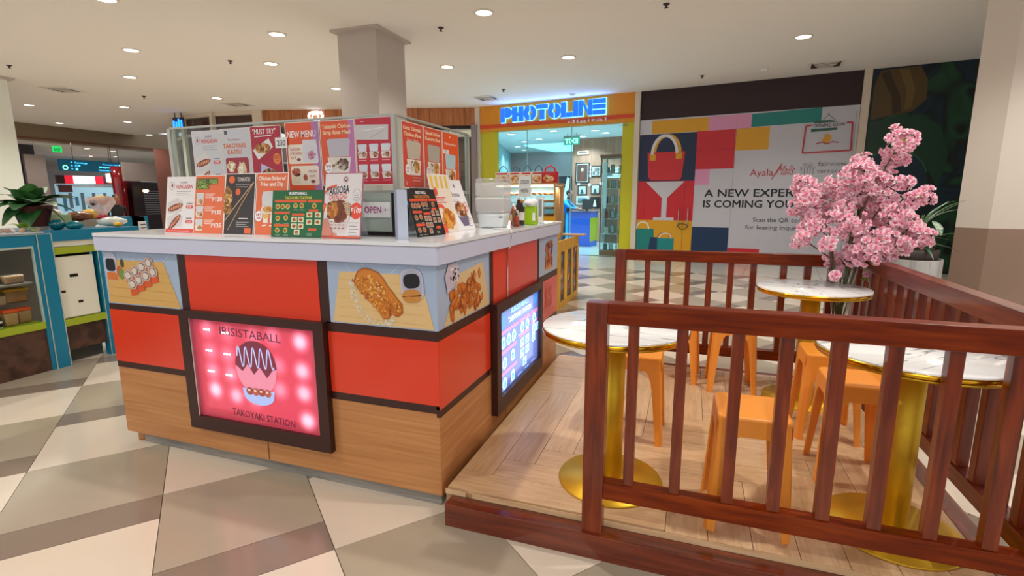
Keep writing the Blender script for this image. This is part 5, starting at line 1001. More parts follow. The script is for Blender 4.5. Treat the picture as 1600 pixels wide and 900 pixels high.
# ================================================================== WOODEN DECK
PZ = 0.125
dk = thing('wooden_deck', 'low raised deck of pale wood planks with a dark varnished curb', 'deck', (0, 0, 0))
q = MB(); q.box((0.035, -0.025, 0.0), (1.975, 1.96, PZ-0.012), mat('deck_core', '#b88f68', 0.6)); q.build('deck_base', dk)
def plank(x0, x1, y0, y1, m, k):
    x0, x1, y0, y1 = max(x0, 0.038), min(x1, 1.975), max(y0, -0.03), min(y1, 1.965)
    if x1-x0 < 0.02 or y1-y0 < 0.02: return
    q = MB(); g_ = 0.0012; cx, cy = (x0+x1)/2, (y0+y1)/2
    q.box((x0+g_-cx, y0+g_-cy, -0.012), (x1-g_-cx, y1-g_-cy, -0.0004*(k % 3)), m)
    o = q.build('plank', dk, (cx, cy, PZ))
kk = 0; W0, LL = 0.15, 0.90
for m_ in range(-2, 3):
    for k in range(-16, 24):
        ax, by = 0.04+k*W0+m_*1.8, 0.13+k*W0
        plank(ax, ax+W0, by, by+LL, M_PLY, kk); plank(ax+W0, ax+W0+LL, by, by+W0, M_PLX, kk+1); kk += 1
M_CURB = grain('varnished_curb', [(0.25, '#4a180a'), (0.5, '#6c2811'), (0.75, '#843618')], (2, 26, 26), 0.22, 0.6, 1.5)
M_CURBY = grain('varnished_curb_y', [(0.25, '#4a180a'), (0.5, '#6c2811'), (0.75, '#843618')], (26, 2, 26), 0.22, 0.6, 1.5)
q = MB(); q.box((0.066, -0.105, 0.0), (2.06, -0.035, 0.10), M_CURB, None, 0.004); q.build('front_curb', dk)
q = MB(); q.box((1.98, -0.03, 0.0), (2.06, 2.05, 0.115), M_CURBY, None, 0.004); q.build('side_curb', dk)
q = MB(); q.box((0.04, 1.972, 0.0), (1.975, 2.05, 0.115), M_CURB, None, 0.004); q.build('rear_curb', dk)
q = MB(); q.box((0.036, -0.034, 0.10), (0.13, -0.031, 0.123), M_PLX); q.box((0.16, -0.034, 0.10), (1.97, -0.031, 0.123), M_PLX); q.build('edge_strip', dk)
# fences
def fence(label, axis, base, length, bars, z0, zt, dpt, posts, zl=(0.24, 0.31), barw=0.038):
    t = thing('wooden_railing', label, 'railing', base)
    def bx(nm, a0, a1, d0, d1, zz0, zz1, m, bev=0.004):
        q = MB()
        if axis == 'x': q.box((a0, d0, zz0), (a1, d1, zz1), m, None, bev)
        else: q.box((d0, a0, zz0), (d1, a1, zz1), m, None, bev)
        q.build(nm, t)
    mh = M_FENCE_X if axis == 'x' else M_FENCE_Y
    for a0, a1 in posts: bx('post', a0, a1, 0, dpt, z0, zt-0.0005, M_FENCE_Z)
    xs_ = sorted([p for ps in posts for p in ps]); r0, r1 = posts[0][1], posts[-1][0] if len(posts) > 1 else length
    bx('top_rail', r0, r1, 0, dpt, zt-0.075, zt, mh); bx('lower_rail', r0, r1, 0.004, dpt-0.006, zl[0], zl[1], mh)
    for a in bars:
        c, wd = (a if isinstance(a, tuple) else (a, barw))
        bx('baluster', c, c+wd, 0.010, dpt-0.014, zl[1], zt-0.075, M_FENCE_Z, 0.003)
    return t
fx = 0.638
fence('near wooden railing in the foreground, the one closest to the camera', 'x', (fx, -0.092, 0), 1.42,
      [(0.785-fx, .036), (0.945-fx, .037), (1.118-fx, .037), (1.259-fx, .040), (1.402-fx, .042), (1.546-fx, .040), (1.694-fx, .038), (1.840-fx, .040)], 0.10, 0.99, 0.060, [(0, 0.076), (1.985-fx, 2.05-fx)], (0.245, 0.312))
fence('rear wooden railing with marble tables in front of it', 'x', (0.455, 1.955, 0), 1.6,
      [(0.668-.455, .036), (0.810-.455, .037), (0.945-.455, .038), (1.089-.455, .039), (1.229-.455, .037), (1.369-.455, .040), (1.554-.455, .040), (1.697-.455, .041), (1.836-.455, .038)], 0.115, 0.975, 0.07, [(0, 0.078), (1.985-.455, 2.055-.455)], (0.232, 0.30))
fence('right side wooden railing running back to the pink blossoms', 'y', (1.985, -0.025, 0), 1.97,
      [0.10+0.134*i for i in range(14)], 0.115, 0.985, 0.066, [(0.0, 0.03), (1.95, 1.975)], (0.245, 0.312), 0.042)
# marble tables
def table(x, y, rz):
    t = thing('marble_table', None, 'table', (x, y, PZ), rz=rz)
    q = MB(); q.lathe([(0, .680), (.298, .680), (.3, .683), (.3, .698), (.298, .700), (0, .700)], M_MARBLE, 64); q.build('tabletop', t)
    q = MB(); q.lathe([(.3003, .676), (.3025, .676), (.3025, .694), (.3003, .694)], M_GOLD, 64, cap=False); q.lathe([(.10, .668), (.298, .668), (.302, .677), (0.10, .679)], M_GOLDB, 64, cap=False); q.build('gold_rim', t)
    q = MB(); q.lathe([(0, 0.006), (.05, .006), (.05, .672), (0, .672)], M_GOLDB, 32); q.build('pedestal', t)
    q = MB(); q.lathe([(0, 0.0), (.222, 0.0), (.225, .003), (.222, .009), (.06, .011), (0.046, .02), (0, .02)], M_GOLDB, 64); q.build('base_plate', t)
    return t
for i, (x, y, lab) in enumerate(((0.69, 0.27, 'round white marble table nearest the kiosk, partly behind the railing post'), (1.67, 1.57, 'round white marble table at the back beside the pink blossoms'), (1.735, 0.265, 'round white marble table at the right behind the near railing'))):
    tb = table(x, y, i*1.9); tb['label'] = lab; tb['group'] = 'marble cafe tables'
# stools
def stool_proto():
    t = thing('plastic_stool', 'x', 'stool', (0, 0, PZ)); hs, hf, hz = .125, .148, .45
    q = MB(); rings = [(hs-.006, .024, hz-.024), (hs, .030, hz-.024), (hs, .030, hz-.009), (hs-.0025, .028, hz-.003), (hs-.008, .023, hz)]; sv = []
    for hh_, rr_, z_ in rings: sv += [(x_, y_, z_) for x_, y_ in rounded(-hh_, -hh_, hh_, hh_, rr_, (1, 1, 1, 1))]
    nn = 28; sf = [(i*nn+k, i*nn+(k+1) % nn, (i+1)*nn+(k+1) % nn, (i+1)*nn+k) for i in range(4) for k in range(nn)]
    sf += [tuple(range(4*nn, 5*nn)), tuple(range(nn))[::-1]]; q.add(sv, sf, M_STOOL); q.build('seat', t)
    def ext(z): return hs+(hf-hs)*max(0, hz-.03-z)/(hz-.03)
    q = MB()
    for a in range(4):      # apron plates
        T = Matrix.Rotation(a*PI/2, 4, 'Z'); z0, z1 = hz-.072, hz-.022; e0, e1 = ext(z0)-.0004, hs-.0004
        q.add([(-hs+.02, -e0, z0), (hs-.02, -e0, z0), (hs-.02, -e1, z1), (-hs+.02, -e1, z1), (-hs+.02, -e0+.006, z0), (hs-.02, -e0+.006, z0), (hs-.02, -e1+.006, z1), (-hs+.02, -e1+.006, z1)], [(0, 1, 2, 3), (7, 6, 5, 4), (0, 4, 5, 1), (3, 2, 6, 7)], M_STOOL, T)
    q.build('apron', t)
    for a in range(4):
        T = Matrix.Rotation(a*PI/2, 4, 'Z'); q = MB()
        # corner leg: two tapering plates meeting in a rounded corner, flared at the top
        zs = [0, .10, .20, .28, .33, .36, .378, .39, hz-.022]; ws = [.034, .039, .044, .048, .054, .064, .078, .092, .095]
        def row(z, w_):
            e = ext(z); r = .030; th_ = .006
            out = [(e-w_, -e), (e-r, -e), (e-r*.3, -e+r*.3), (e, -e+r), (e, -e+w_)]
            inn = [(e-th_, -e+max(w_, r+.004)), (e-th_, -e+r+.003), (e-r*.3-th_*.7, -e+r*.3+th_*.7), (e-r-.003, -e+th_), (e-max(w_, r+.004), -e+th_)]
            return [(x, y, z) for x, y in out+inn]
        rows = [row(z, w_) for z, w_ in zip(zs, ws)]; vs = [p for r_ in rows for p in r_]; fs = []
        for i in range(len(zs)-1):
            for k in range(10): fs.append((i*10+k, i*10+(k+1) % 10, (i+1)*10+(k+1) % 10, (i+1)*10+k))
        fs.append(tuple(range(10))[::-1]); q.add(vs, fs, M_STOOL, T); q.build('leg', t)
    return t
st0 = stool_proto()
ST = [(.745, .785, 0, 'orange stool behind the table nearest the kiosk'), (1.220, .178, .03, 'orange stool in the foreground centre, right behind the near railing'), (1.685, .665, .0, 'orange stool in front of the right marble table, beside its rim'),
      (1.680, 1.10, 0, 'orange stool between the right and rear marble tables'), (1.262, 1.64, .03, 'orange stool near the middle of the rear railing'), (.925, 1.745, -.08, 'orange stool against the rear railing, left one')]
for i, (x, y, rz, lab) in enumerate(ST):
    s = st0 if i == 0 else copy_tree(st0)
    s.location = (x, y, PZ); s.rotation_euler = (0, 0, rz); s['label'] = lab; s['group'] = 'orange stools on the deck'

# ================================================================== BLOSSOM VASE
V = thing('glass_vase', 'tall tapered clear glass vase standing in the rear corner of the deck', 'vase', (1.87, 1.78, PZ))
q = MB(); q.lathe([(0, 0), (.075, 0), (.075, .02), (.03, .05), (.022, .28), (.03, .42), (.05, .58), (.075, .74), (.082, .80)], glass('vase_glass', '#eef4f0', .12), 28, cap=False); q.build('glass_body', V)
BT = thing('blossom_branches', 'large bunch of pink artificial cherry blossom branches in the vase', 'flowers', (1.87, 1.78, PZ))
M_STEM = grain('stem_bark', [(0.3, '#5c3f34'), (0.7, '#8c6a5c')], (20, 20, 4), .7); M_STG = mat('green_stem', '#4c5a2a', .6)
CL = [(1407, 222, 26), (1400, 248, 20), (1384, 262, 10), (1350, 252, 14), (1340, 275, 24), (1365, 288, 26), (1328, 296, 20), (1258, 290, 20), (1290, 300, 20), (1252, 320, 18), (1275, 340, 24), (1300, 328, 22), (1308, 350, 24), (1385, 310, 26), (1402, 338, 24), (1368, 340, 20), (1415, 286, 13), (1442, 308, 17), (1380, 372, 24), (1340, 372, 24), (1252, 372, 14), (1266, 356, 16), (1243, 380, 7), (1292, 378, 16), (1355, 395, 26), (1392, 388, 24), (1422, 358, 22), (1442, 368, 18), (1300, 402, 13), (1312, 424, 14), (1303, 432, 8), (1332, 398, 18), (1412, 382, 18), (1265, 310, 16), (1425, 312, 14), (1375, 405, 12), (1360, 430, 7), (1330, 350, 22), (1320, 320, 16), (1350, 318, 18), (1302, 285, 10), (1447, 380, 8)]
camo = Vector((0.96984, -1.8258, 1.35))
def pxy(px, py, Y):      # where the branches were measured to stand: depth plane Y
    d = fw*F + r2*(px-800) - u2*(py-450); t_ = (Y-camo.y)/d.y; return camo+d*t_
CW = []
rn = random.Random(12)
for px, py, pr_ in CL:
    Yc = 1.72+rn.uniform(-.16, .16); c = pxy(px, py, Yc); r_ = (pxy(px+pr_, py, Yc)-c).length; CW.append((c, r_))
org = Vector((1.87, 1.78, PZ))
MP = [mat('petal_pink_%d' % i, c, .6) for i, c in enumerate(('#ffc6d6', '#ffdbe5', '#fdb2c8', '#ffecf0'))]; MPC = mat('petal_centre', '#ee6f94', .6)
def blossom_mesh(k):
    q = MB(); rq = random.Random(k)
    for ring_, (r0, tilt, n) in enumerate(((.026, .25, 5), (.018, .8, 5))):
        for i in range(n):
            a = 2*PI*i/n+ring_*.6+rq.uniform(-.15, .15); ca, sa = math.cos(a), math.sin(a)
            def pt(r_, off, z): return (r_*ca-off*sa, r_*sa+off*ca, z)
            z1 = r0*math.sin(tilt); rr_ = r0*math.cos(tilt); wv = rq.uniform(-.003, .003)
            vs = [(0, 0, .002*ring_), pt(rr_*.55, -.0095, z1*.5), pt(rr_*.95, -.0085, z1*.9+wv), pt(rr_*.9, 0, z1+.002), pt(rr_*.95, .0085, z1*.9-wv), pt(rr_*.55, .0095, z1*.5), pt(rr_*.5, 0, z1*.35)]
            q.add(vs, [(0, 1, 6), (1, 2, 3, 6), (6, 3, 4, 5), (0, 6, 5)], MP[(i+ring_+k) % 4])
    q.sphere((0, 0, .006), (.006, .006, .005), MPC, seg=6, rings=4)
    return q
bms = [blossom_mesh(k) for k in range(5)]; bme = [b_.mesh('blossom') for b_ in bms]
pts = []
for c, r_ in CW:
    n = max(6, int(17*(r_/.035)**1.5))
    for i in range(n):
        u_ = rn.uniform(-1, 1); a = rn.uniform(0, 2*PI); s_ = math.sqrt(1-u_*u_); d = Vector((s_*math.cos(a), s_*math.sin(a), u_))
        pts.append((c+d*r_*rn.uniform(.35, 1.18), d))
pts.sort(key=lambda p: p[0].y-0.5*p[0].z)
front = [p for p in pts if True]
rn.shuffle(front); front.sort(key=lambda p: (p[0]-camo).length+rn.uniform(-.05, .05))
mass = MB()
for i, (p, d) in enumerate(front):
    d = (d+Vector((-.25, -.75, .25))*.9).normalized(); R_ = d.to_track_quat('Z', 'Y').to_matrix().to_4x4() @ Matrix.Rotation(rn.uniform(0, 6), 4, 'Z') @ Matrix.Scale(rn.uniform(.65, 1.15), 4)
    if i < 300:
        o = bpy.data.objects.new('blossom', bme[i % 5]); C.objects.link(o); o.parent = BT; o.matrix_local = Matrix.Translation(p-org) @ R_
    else:
        b_ = bms[i % 5]; T = Matrix.Translation(p-org) @ R_; mo = len(mass.v)
        for v in b_.v: mass.v.append(tuple(T @ Vector(v)))
        for m_ in b_.mats: mass.mi(m_)
        for f_, mi_, sm_ in zip(b_.f, b_.m, b_.sm): mass.f.append(tuple(x_+mo for x_ in f_)); mass.m.append(mass.mi(b_.mats[mi_])); mass.sm.append(sm_)
if mass.f: o = mass.build('blossom_mass', BT); o['kind'] = 'stuff'
nk = Vector((0, 0, .62))
for j, (c, r_) in enumerate(CW):
    if j in (0, 7, 17, 9, 20, 26, 3, 13, 29, 24, 19, 5):
        e = c-org; mid = Vector((e.x*.30+rn.uniform(-.02, .02), e.y*.3, (e.z*.55+.30))); q = MB()
        q.tube([(rn.uniform(-.015, .015), rn.uniform(-.015, .015), .05), Vector((0, 0, .40))+Vector((rn.uniform(-.02, .02), rn.uniform(-.02, .02), 0)), mid, e*.8+mid*.2, e], [.006, .0065, .006, .004, .002], M_STEM if j % 3 else M_STG, 6); q.build('branch', BT)
for j in range(10):
    c, r_ = CW[rn.randrange(len(CW))]; q = MB(); M_ = Matrix.Translation(c-org+Vector((rn.uniform(-.03, .03), -r_, rn.uniform(-.03, .03)))) @ Euler((rn.uniform(0, 3), rn.uniform(0, 3), rn.uniform(0, 3))).to_matrix().to_4x4()
    q.add([(0, 0, 0), (.012, .012, .004), (.014, .03, .003), (0, .05, 0), (-.014, .03, .003), (-.012, .012, .004), (0, .025, -.003)], [(0, 1, 6), (1, 2, 6), (2, 3, 6), (3, 4, 6), (4, 5, 6), (5, 0, 6)], mat('olive_leaf', '#8a8a30', .6), M_); q.build('leaf', BT)

# ================================================================== PLANTERS
def leaf_mesh(L_, W_, droop, m, fold=.25, n=7, m2=None):
    q = MB(); vs = []; fs = []
    for i in range(n+1):
        t = i/n; w_ = W_*math.sin(PI*min(1, t*.93+.04))**.8*(1-.25*t); x = L_*t*(1-.12*droop*t); z = L_*(.35*t-droop*t*t)
        vs += [(x, -w_, z+abs(w_)*fold), (x, 0, z), (x, w_, z+abs(w_)*fold)]
    for i in range(n):
        a = i*3; fs += [(a, a+3, a+4, a+1), (a+1, a+4, a+5, a+2)]
    q.add(vs, fs, m, None, True); return q
M_LF = [grain('leaf_green_%d' % i, [(0.3, a), (0.7, c)], (6, 30, 6), .38, nscale=1.5) for i, (a, c) in enumerate((('#1f4a24', '#2f6630'), ('#2a5c28', '#47803a'), ('#8fa88c', '#c2cfb8')))]
pl = thing('steel_planter', 'polished steel round planter with dark inner pot beside the right pier', 'planter', (3.30, 4.98, 0))
q = MB(); q.lathe([(0, 0), (.275, 0), (.29, .02), (.29, .67), (.285, .68), (.275, .67), (.275, .50), (0, .5)], grain('brushed_drum', [(0.3, '#8c8a88'), (0.7, '#b4b2b0')], (9, 9, .4), .3), 40); q.build('steel_drum', pl)
q = MB(); q.lathe([(0, .60), (.235, .60), (.25, .78), (.24, .785), (.225, .77), (.22, .73), (0, .73)], mat('dark_brown_pot', '#33231f', .5), 32); q.build('inner_pot', pl)
fp = thing('green_foliage_plant', 'dark green leafy plant growing in the steel planter', 'plant', (3.30, 4.98, .735)); rn = random.Random(5)
for i in range(30):
    a = rn.uniform(0, 2*PI); L_ = rn.uniform(.22, .42); o = leaf_mesh(L_, rn.uniform(.03, .055), rn.uniform(.3, .75), M_LF[0 if i % 3 else 1]).build('leaf', fp); o.rotation_euler = (0, -rn.uniform(-.1, 1.0), a); o.location = (rn.uniform(-.06, .08), rn.uniform(-.06, .06), rn.uniform(0, .12))
for i in range(9):
    a = -.25+rn.uniform(-.5, .5)+(0 if i < 6 else 2.5); L_ = rn.uniform(.40, .60); o = leaf_mesh(L_, .022, rn.uniform(.2, .55), M_LF[2 if i % 2 else 1]).build('long_leaf', fp); o.rotation_euler = (0, -rn.uniform(.5, 1.0), a); o.location = (.05, 0, .26)
o = leaf_mesh(.20, .05, .3, grain('silver_leaf_green', [(0.35, '#3c5c40'), (0.6, '#a8bca4')], (30, 30, 30), .5), n=8).build('silver_leaf', fp); o.rotation_euler = (0, .9, -1.2); o.location = (.10, -.16, .36)
q = MB()
for i in range(5): a = i*1.3; q.tube([(0, 0, 0), (.03*math.cos(a), .03*math.sin(a), .2), (.08*math.cos(a), .08*math.sin(a), .42)], [.012, .01, .004], M_STG, 6)
q.build('stems', fp)

# ================================================================== DONUT STALL BEHIND THE KIOSK
DS = thing('bakery_stall', 'yellow and wood bakery stall with picture panels behind the kiosk', 'stall', (0, 0, 0))
M_YW = grain('yellow_pine', [(0.3, '#c98f1c'), (0.7, '#e2ac38')], (10, 10, 3), .45, nscale=1.3); M_YB = mat('bright_yellow_board', '#f0b51c', .4); M_PINE = mat('pale_pine', '#c9a468', .5)
q = MB(); q.box((-2.6, 4.07, 0), (-.52, 5.17, .70), mat('stall_body', '#8c7a68', .6)); q.build('body', DS)
onebox('side_rail', (-.52, 4.05, .70), (-.50, 5.18, .84), M_YW, DS); onebox('side_rail', (-.52, 4.05, 0), (-.50, 5.18, .08), M_YW, DS)
for k, (y0, y1, m_) in enumerate(((4.05, 4.16, M_YW), (4.36, 4.50, M_YB), (4.74, 4.84, M_YW), (5.08, 5.18, M_YW))): onebox('side_post', (-.52, y0, .08), (-.498, y1, .70), m_, DS)
for k, (y0, y1) in enumerate(((4.16, 4.36), (4.50, 4.74), (4.84, 5.08))):
    q = MB(); q.box((-.515, y0, .08), (-.508, y1, .70), mat('dark_photo_panel', '#4a3c3a', .4)); o = q.build('picture_panel', DS); P = Print(.001); ww = y1-y0
    for j in range(14): P.ell(ww*(.3+.4*rn.random()), .05+.52*rn.random(), .05, .04, ('#b4683c', '#6c7c88', '#d89a6c', '#8c4a30')[j % 4], 1+j*.1, 9, .3, j)
    P.build('printed_picture', o, RIGHT(-.5075, y0, .08))
q = MB(); q.box((-.60, 5.0, .84), (-.40, 5.25, .855), M_PINE); q.box((-2.6, 5.0, .84), (-.60, 5.25, .855), M_PINE); q.build('ledge', DS)
q = MB(); q.sphere((-.60, 4.25, .86), (.05, .04, .07), mat('tan_paper', '#d8a040', .6), jit=.3); q.sphere((-.62, 4.32, .80), (.06, .05, .05), mat('white_tissue', '#f4f4f4', .8), jit=.3, seed=2); tag(q.build('paper_bundle'), 'crumpled tan and white paper on the end of the bakery stall', 'paper')
CS = thing('glass_pastry_case', 'lit glass pastry case on the bakery stall filled with round pastries', 'display case', (0, 0, 0))
x0, x1, y0, y1 = -1.50, -.665, 4.5, 4.93
q = MB(); q.box((x0, y0, .84), (x1, y1, 1.05), M_PINE); q.build('base', CS)
q = MB(); q.box((x0, y0-.008, 1.045), (x1, y0, 1.118), M_YB); q.build('yellow_front_board', CS)
q = MB(); q.box((x0-.02, y0-.02, 1.515), (x1+.02, y1, 1.535), M_PINE); q.build('top_board', CS)
q = MB(); q.box((x1-.02, y0, 1.05), (x1, y0+.02, 1.515), M_PINE); q.box((x1-.004, y1-.05, 1.05), (x1+.004, y1, 1.515), M_PINE); q.box((x0, y0, 1.05), (x0+.02, y0+.02, 1.515), M_PINE); q.box((x0, y1-.015, 1.05), (x1, y1, 1.515), mat('case_back_blue', '#b8dcec', .4)); q.build('frame', CS)
for k in range(2): q = MB(); q.box((x1-.012, y0+.03+k*.2, 1.06), (x1-.002, y0+.2+k*.2, 1.50), mat('case_side_tan', '#b88c58', .5)); q.build('side_panel', CS)
q = MB(); q.box((x0+.02, y0+.002, 1.118), (x1-.02, y0+.007, 1.51), M_GLASS); q.build('glass_pane', CS)
for z in (1.118, 1.205, 1.29, 1.385): onebox('shelf', (x0+.02, y0+.02, z), (x1-.02, y1-.02, z+.006), glass('case_shelf_glass', '#eef8fa', .08, .05, .15, '#e4f0f4'), CS)
q = MB(); q.box((x0+.03, y0+.015, 1.490), (x1-.04, y0+.04, 1.512), mat('case_tube', '#ffffff', .4, em='#fff4dc', ems=5)); q.build('lamp_tube', CS)
l = bpy.data.lights.new('case_light', 'AREA'); l.shape = 'RECTANGLE'; l.size = .8; l.size_y = .1; l.energy = 9; l.color = (1, .95, .88); lo = bpy.data.objects.new('case_light', l); C.objects.link(lo); lo.parent = CS; lo.location = (-1, 4.6, 1.48)
pq = MB(); pq.lathe([(.012, .012), (.018, .026), (.032, .026), (.038, .012), (.030, .0), (.016, 0), (.012, .012)], mat('glazed_pastry', '#b5702c', .4), 12, cap=False); pme = pq.mesh('donut')
ORD = ['first', 'second', 'third', 'fourth', 'fifth', 'sixth', 'seventh', 'eighth', 'ninth', 'tenth', 'eleventh', 'twelfth']
lv = ['bottom', 'second', 'third', 'top']
for li, z in enumerate((1.124, 1.211, 1.296, 1.391)):
    for j in range(8 if li < 3 else 10):
        for dpt in range(1 if li % 2 else 2):
            xx = x1-.07-j*(.062 if li < 3 else .078)
            o = bpy.data.objects.new('donut', pme); C.objects.link(o); o.location = (xx, y0+.07+dpt*.075, z); o.rotation_euler = (.0 if li < 3 else .3, 0, j); tag(o, 'glazed round pastry on the %s case shelf, %s from the right, %s row' % (lv[li], ORD[j], 'front' if dpt == 0 else 'back'), 'pastry', 'pastries in the glass case')
MBX = [mat('box_print_white', '#f0e4d4', .5), mat('box_red', '#d8202c', .5), mat('box_pink', '#ee9aa8', .5)]
for i, (bx_, w_, rd) in enumerate(((-1.37, .17, 0), (-1.19, .14, 0), (-1.04, .14, 0), (-.89, .14, 0), (-.74, .19, 1))):
    t = thing('pastry_carton', ('white printed handle box, leftmost on the pastry case', 'white printed handle box, second on the pastry case', 'white printed handle box, third on the pastry case', 'white printed handle box next to the red one on the pastry case', 'red handle box at the right end of the pastry case')[i], 'box', (bx_-.015, 4.56, 1.536), group='handle boxes on the pastry case')
    q = MB(); tub(q, 0, .14, w_, w_, .13, .13, MBX[1] if rd else MBX[0], .004); q.build('carton', t)
    q = MB(); q.tube([(-w_*.36, 0, .14), (-w_*.30, 0, .185), (0, 0, .215 if rd else .225), (w_*.30, 0, .185), (w_*.36, 0, .14)], .010 if rd else .006, MBX[1] if rd else mat('dark_blue_handle', '#33506c', .5), 6); q.build('handle', t)
    P = Print(.0008); P.rect(.01, .112, w_-.02, .02, '#d83a44', 1); P.food(w_*.5, .055, w_*.40, .042, ['#e8a04c', '#f0c070', '#c86c2c', '#f4e4cc'], i, 12, 1); P.build('printed_label', t, FRONT(-w_/2, -.0655, 0))

# ================================================================== PLANT AND BREAD STALL ON THE LEFT
LS = thing('teal_bakery_counter', 'teal display counter with lime edges left of the kiosk', 'counter', (0, 0, 0))
XF = -3.80
def lx(nm, y0, y1, z0, z1, m, x0=-3.84, x1=XF, bev=0): return onebox(nm, (x0, y0, z0), (x1, y1, z1), m, LS, bev)
M_BRN = grain('brown_leather_panel', [(0.35, '#3a241c'), (0.6, '#5c3e30'), (0.8, '#4a2e24')], (6, 6, 6), .45, nscale=1.6, detail=5)
M_TRW = mat('pale_edge_trim', '#b8c4b8', .5)
onebox('body', (-4.7, -1.6, .05), (-4.5, 1.15, 1.0), mat('stall_inner', '#9c8e84', .7), LS)
lx('teal_top_band', -1.6, .665, .995, 1.085, M_TEAL); lx('teal_pillar', .640, .672, 0, .995, M_TEAL); onebox('teal_pillar', (-3.86, .674, 0), (-3.795, .765, 1.085), M_TEAL, LS)
onebox('edge_trim', (-3.797, .668, 0), (-3.792, .674, 1.085), M_TRW, LS); onebox('edge_trim', (-3.797, .764, 0), (-3.792, .770, 1.085), M_TRW, LS); onebox('edge_trim', (-3.797, -1.6, 1.082), (-3.792, .765, 1.088), M_TRW, LS)
lx('lime_shelf_edge', -1.6, .640, .345, .400, M_LIME, -4.5, -3.795); lx('leather_panel', -1.6, .640, 0.0, .345, M_BRN, -3.88, -3.81)
q = MB(); q.box((-3.812, -1.6, .40), (-3.808, .636, .985), M_GLASS); q.build('glass_pane', LS); lx('window_trim', -1.6, .640, .980, .995, M_TRW, -3.82, -3.796); lx('window_trim', .632, .640, .40, .98, M_TRW, -3.82, -3.796)
onebox('shelf', (-4.5, -1.6, .70), (-3.86, .64, .712), mat('dark_shelf', '#8a7e74', .5), LS); onebox('shelf', (-4.5, -1.6, .55), (-3.98, .64, .558), mat('dark_shelf', '#8a7e74', .5), LS)
onebox('counter_top', (-4.7, -1.6, 1.0), (-3.84, .77, 1.08), M_TEAL, LS)
lx('teal_top_band', .770, 1.30, 1.02, 1.105, M_TEAL, -3.86); onebox('counter_top', (-4.7, .77, 1.03), (-3.86, 1.5, 1.10), M_TEAL, LS)
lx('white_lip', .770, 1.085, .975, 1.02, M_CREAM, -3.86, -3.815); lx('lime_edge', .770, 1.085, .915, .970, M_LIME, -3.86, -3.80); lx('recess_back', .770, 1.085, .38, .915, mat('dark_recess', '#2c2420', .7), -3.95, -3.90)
dp = lx('cream_door_panel', .775, 1.055, .395, .890, M_CREAM, -3.86, -3.82)
q = MB(); q.box((-3.8195, .865, .72), (-3.818, .925, .745), M_BLACK); q.box((-3.8195, .90, .50), (-3.818, .935, .52), M_BLACK); q.box((-3.8195, .79, .60), (-3.818, .82, .62), M_BLACK); q.build('cut_out', dp)
lx('lime_edge', .770, 1.085, .325, .380, M_LIME, -3.86, -3.80); lx('leather_panel', .770, 1.09, .115, .325, M_BRN, -3.88, -3.83); lx('dark_plinth', .770, 1.09, 0.0, .115, mat('grey_plinth', '#55534f', .6), -3.95, -3.92)
onebox('teal_pillar', (-3.87, 1.085, 0), (-3.80, 1.175, 1.02), M_TEAL, LS); onebox('edge_trim', (-3.80, 1.083, .0), (-3.797, 1.088, 1.02), M_TRW, LS)
l = bpy.data.lights.new('case_fill', 'AREA'); l.shape = 'RECTANGLE'; l.size = 1.2; l.size_y = .05; l.energy = 1.6; l.color = (1, .88, .75); lo = bpy.data.objects.new('case_fill', l); C.objects.link(lo); lo.parent = LS; lo.location = (-3.90, .1, .965); lo.rotation_euler = (0, .25, PI/2)  # added lamp without a fixture, brightens the goods behind the glass
T2 = thing('teal_side_counter', 'second teal counter with a cut-out further behind the first', 'counter', (0, 0, 0))
q = MB(); q.box((-5.1, 1.93, 1.05), (-5.0, 2.36, 1.155), M_TEAL); q.box((-5.1, 2.22, 0), (-5.0, 2.40, 1.155), M_TEAL); q.box((-5.1, 1.80, 0), (-5.0, 1.93, 1.155), M_TEAL); q.build('frame', T2)
q = MB(); q.box((-5.12, 1.93, 0), (-5.06, 2.22, 1.05), mat('taupe_infill', '#9a8c80', .6)); q.build('infill_panel', T2); q = MB()
q.box((-4.998, 2.28, .90), (-4.99, 2.37, 1.10), M_PLASTW)
for k in range(4): q.box((-4.9895, 2.30, .94+k*.04), (-4.988, 2.36, .948+k*.04), M_BLACK)
q.build('paper_notice', T2)
# things in and on the stall
def loafpack(label, x, y, z, w_, d_, h_, col, lid=None, grp='packed breads in the teal counter'):
    t = thing('bread_pack', label, 'bread', (x, y, z), rz=rn.uniform(-.15, .15), group=grp)
    q = MB(); tub(q, 0, h_, d_*.9, d_, w_*.9, w_, grain('bread_'+col.strip('#'), [(0.3, col), (0.7, '#caa070')], (9, 9, 9), .5), .012); q.build('loaf', t)
    if lid: q = MB(); tub(q, h_, h_+.022, d_*1.04, d_, w_*1.04, w_, mat('lid_'+lid.strip('#'), lid, .35), .006); q.build('lid', t)
    else: q = MB(); tub(q, -.001, h_+.006, d_*.96, d_*1.05, w_*.96, w_*1.05, glass('pack_film', '#f4f4f4', .14, .12, .06), .014); q.build('film_wrap', t)
    return t
loafpack('brown wrapped loaf on the upper shelf behind glass, left', -4.02, .40, .85-.135, .17, .12, .07, '#8c5230'); loafpack('brown wrapped loaf on the upper shelf behind glass, right', -3.95, .55, .85-.135, .12, .10, .06, '#9c6238')
loafpack('yellow lidded tub on the middle shelf behind glass', -4.02, .58, .56, .15, .12, .085, '#a86c34', '#e8a41c'); loafpack('brown wrapped pack on the middle shelf, left', -3.95, .42, .56, .12, .10, .07, '#a87040')
loafpack('red lidded tub on the bottom shelf, left', -3.90, .47, .402, .085, .09, .10, '#b07844', '#f0521c'); loafpack('red lidded tub on the bottom shelf, right', -3.94, .575, .402, .085, .09, .095, '#a87038', '#f0521c')
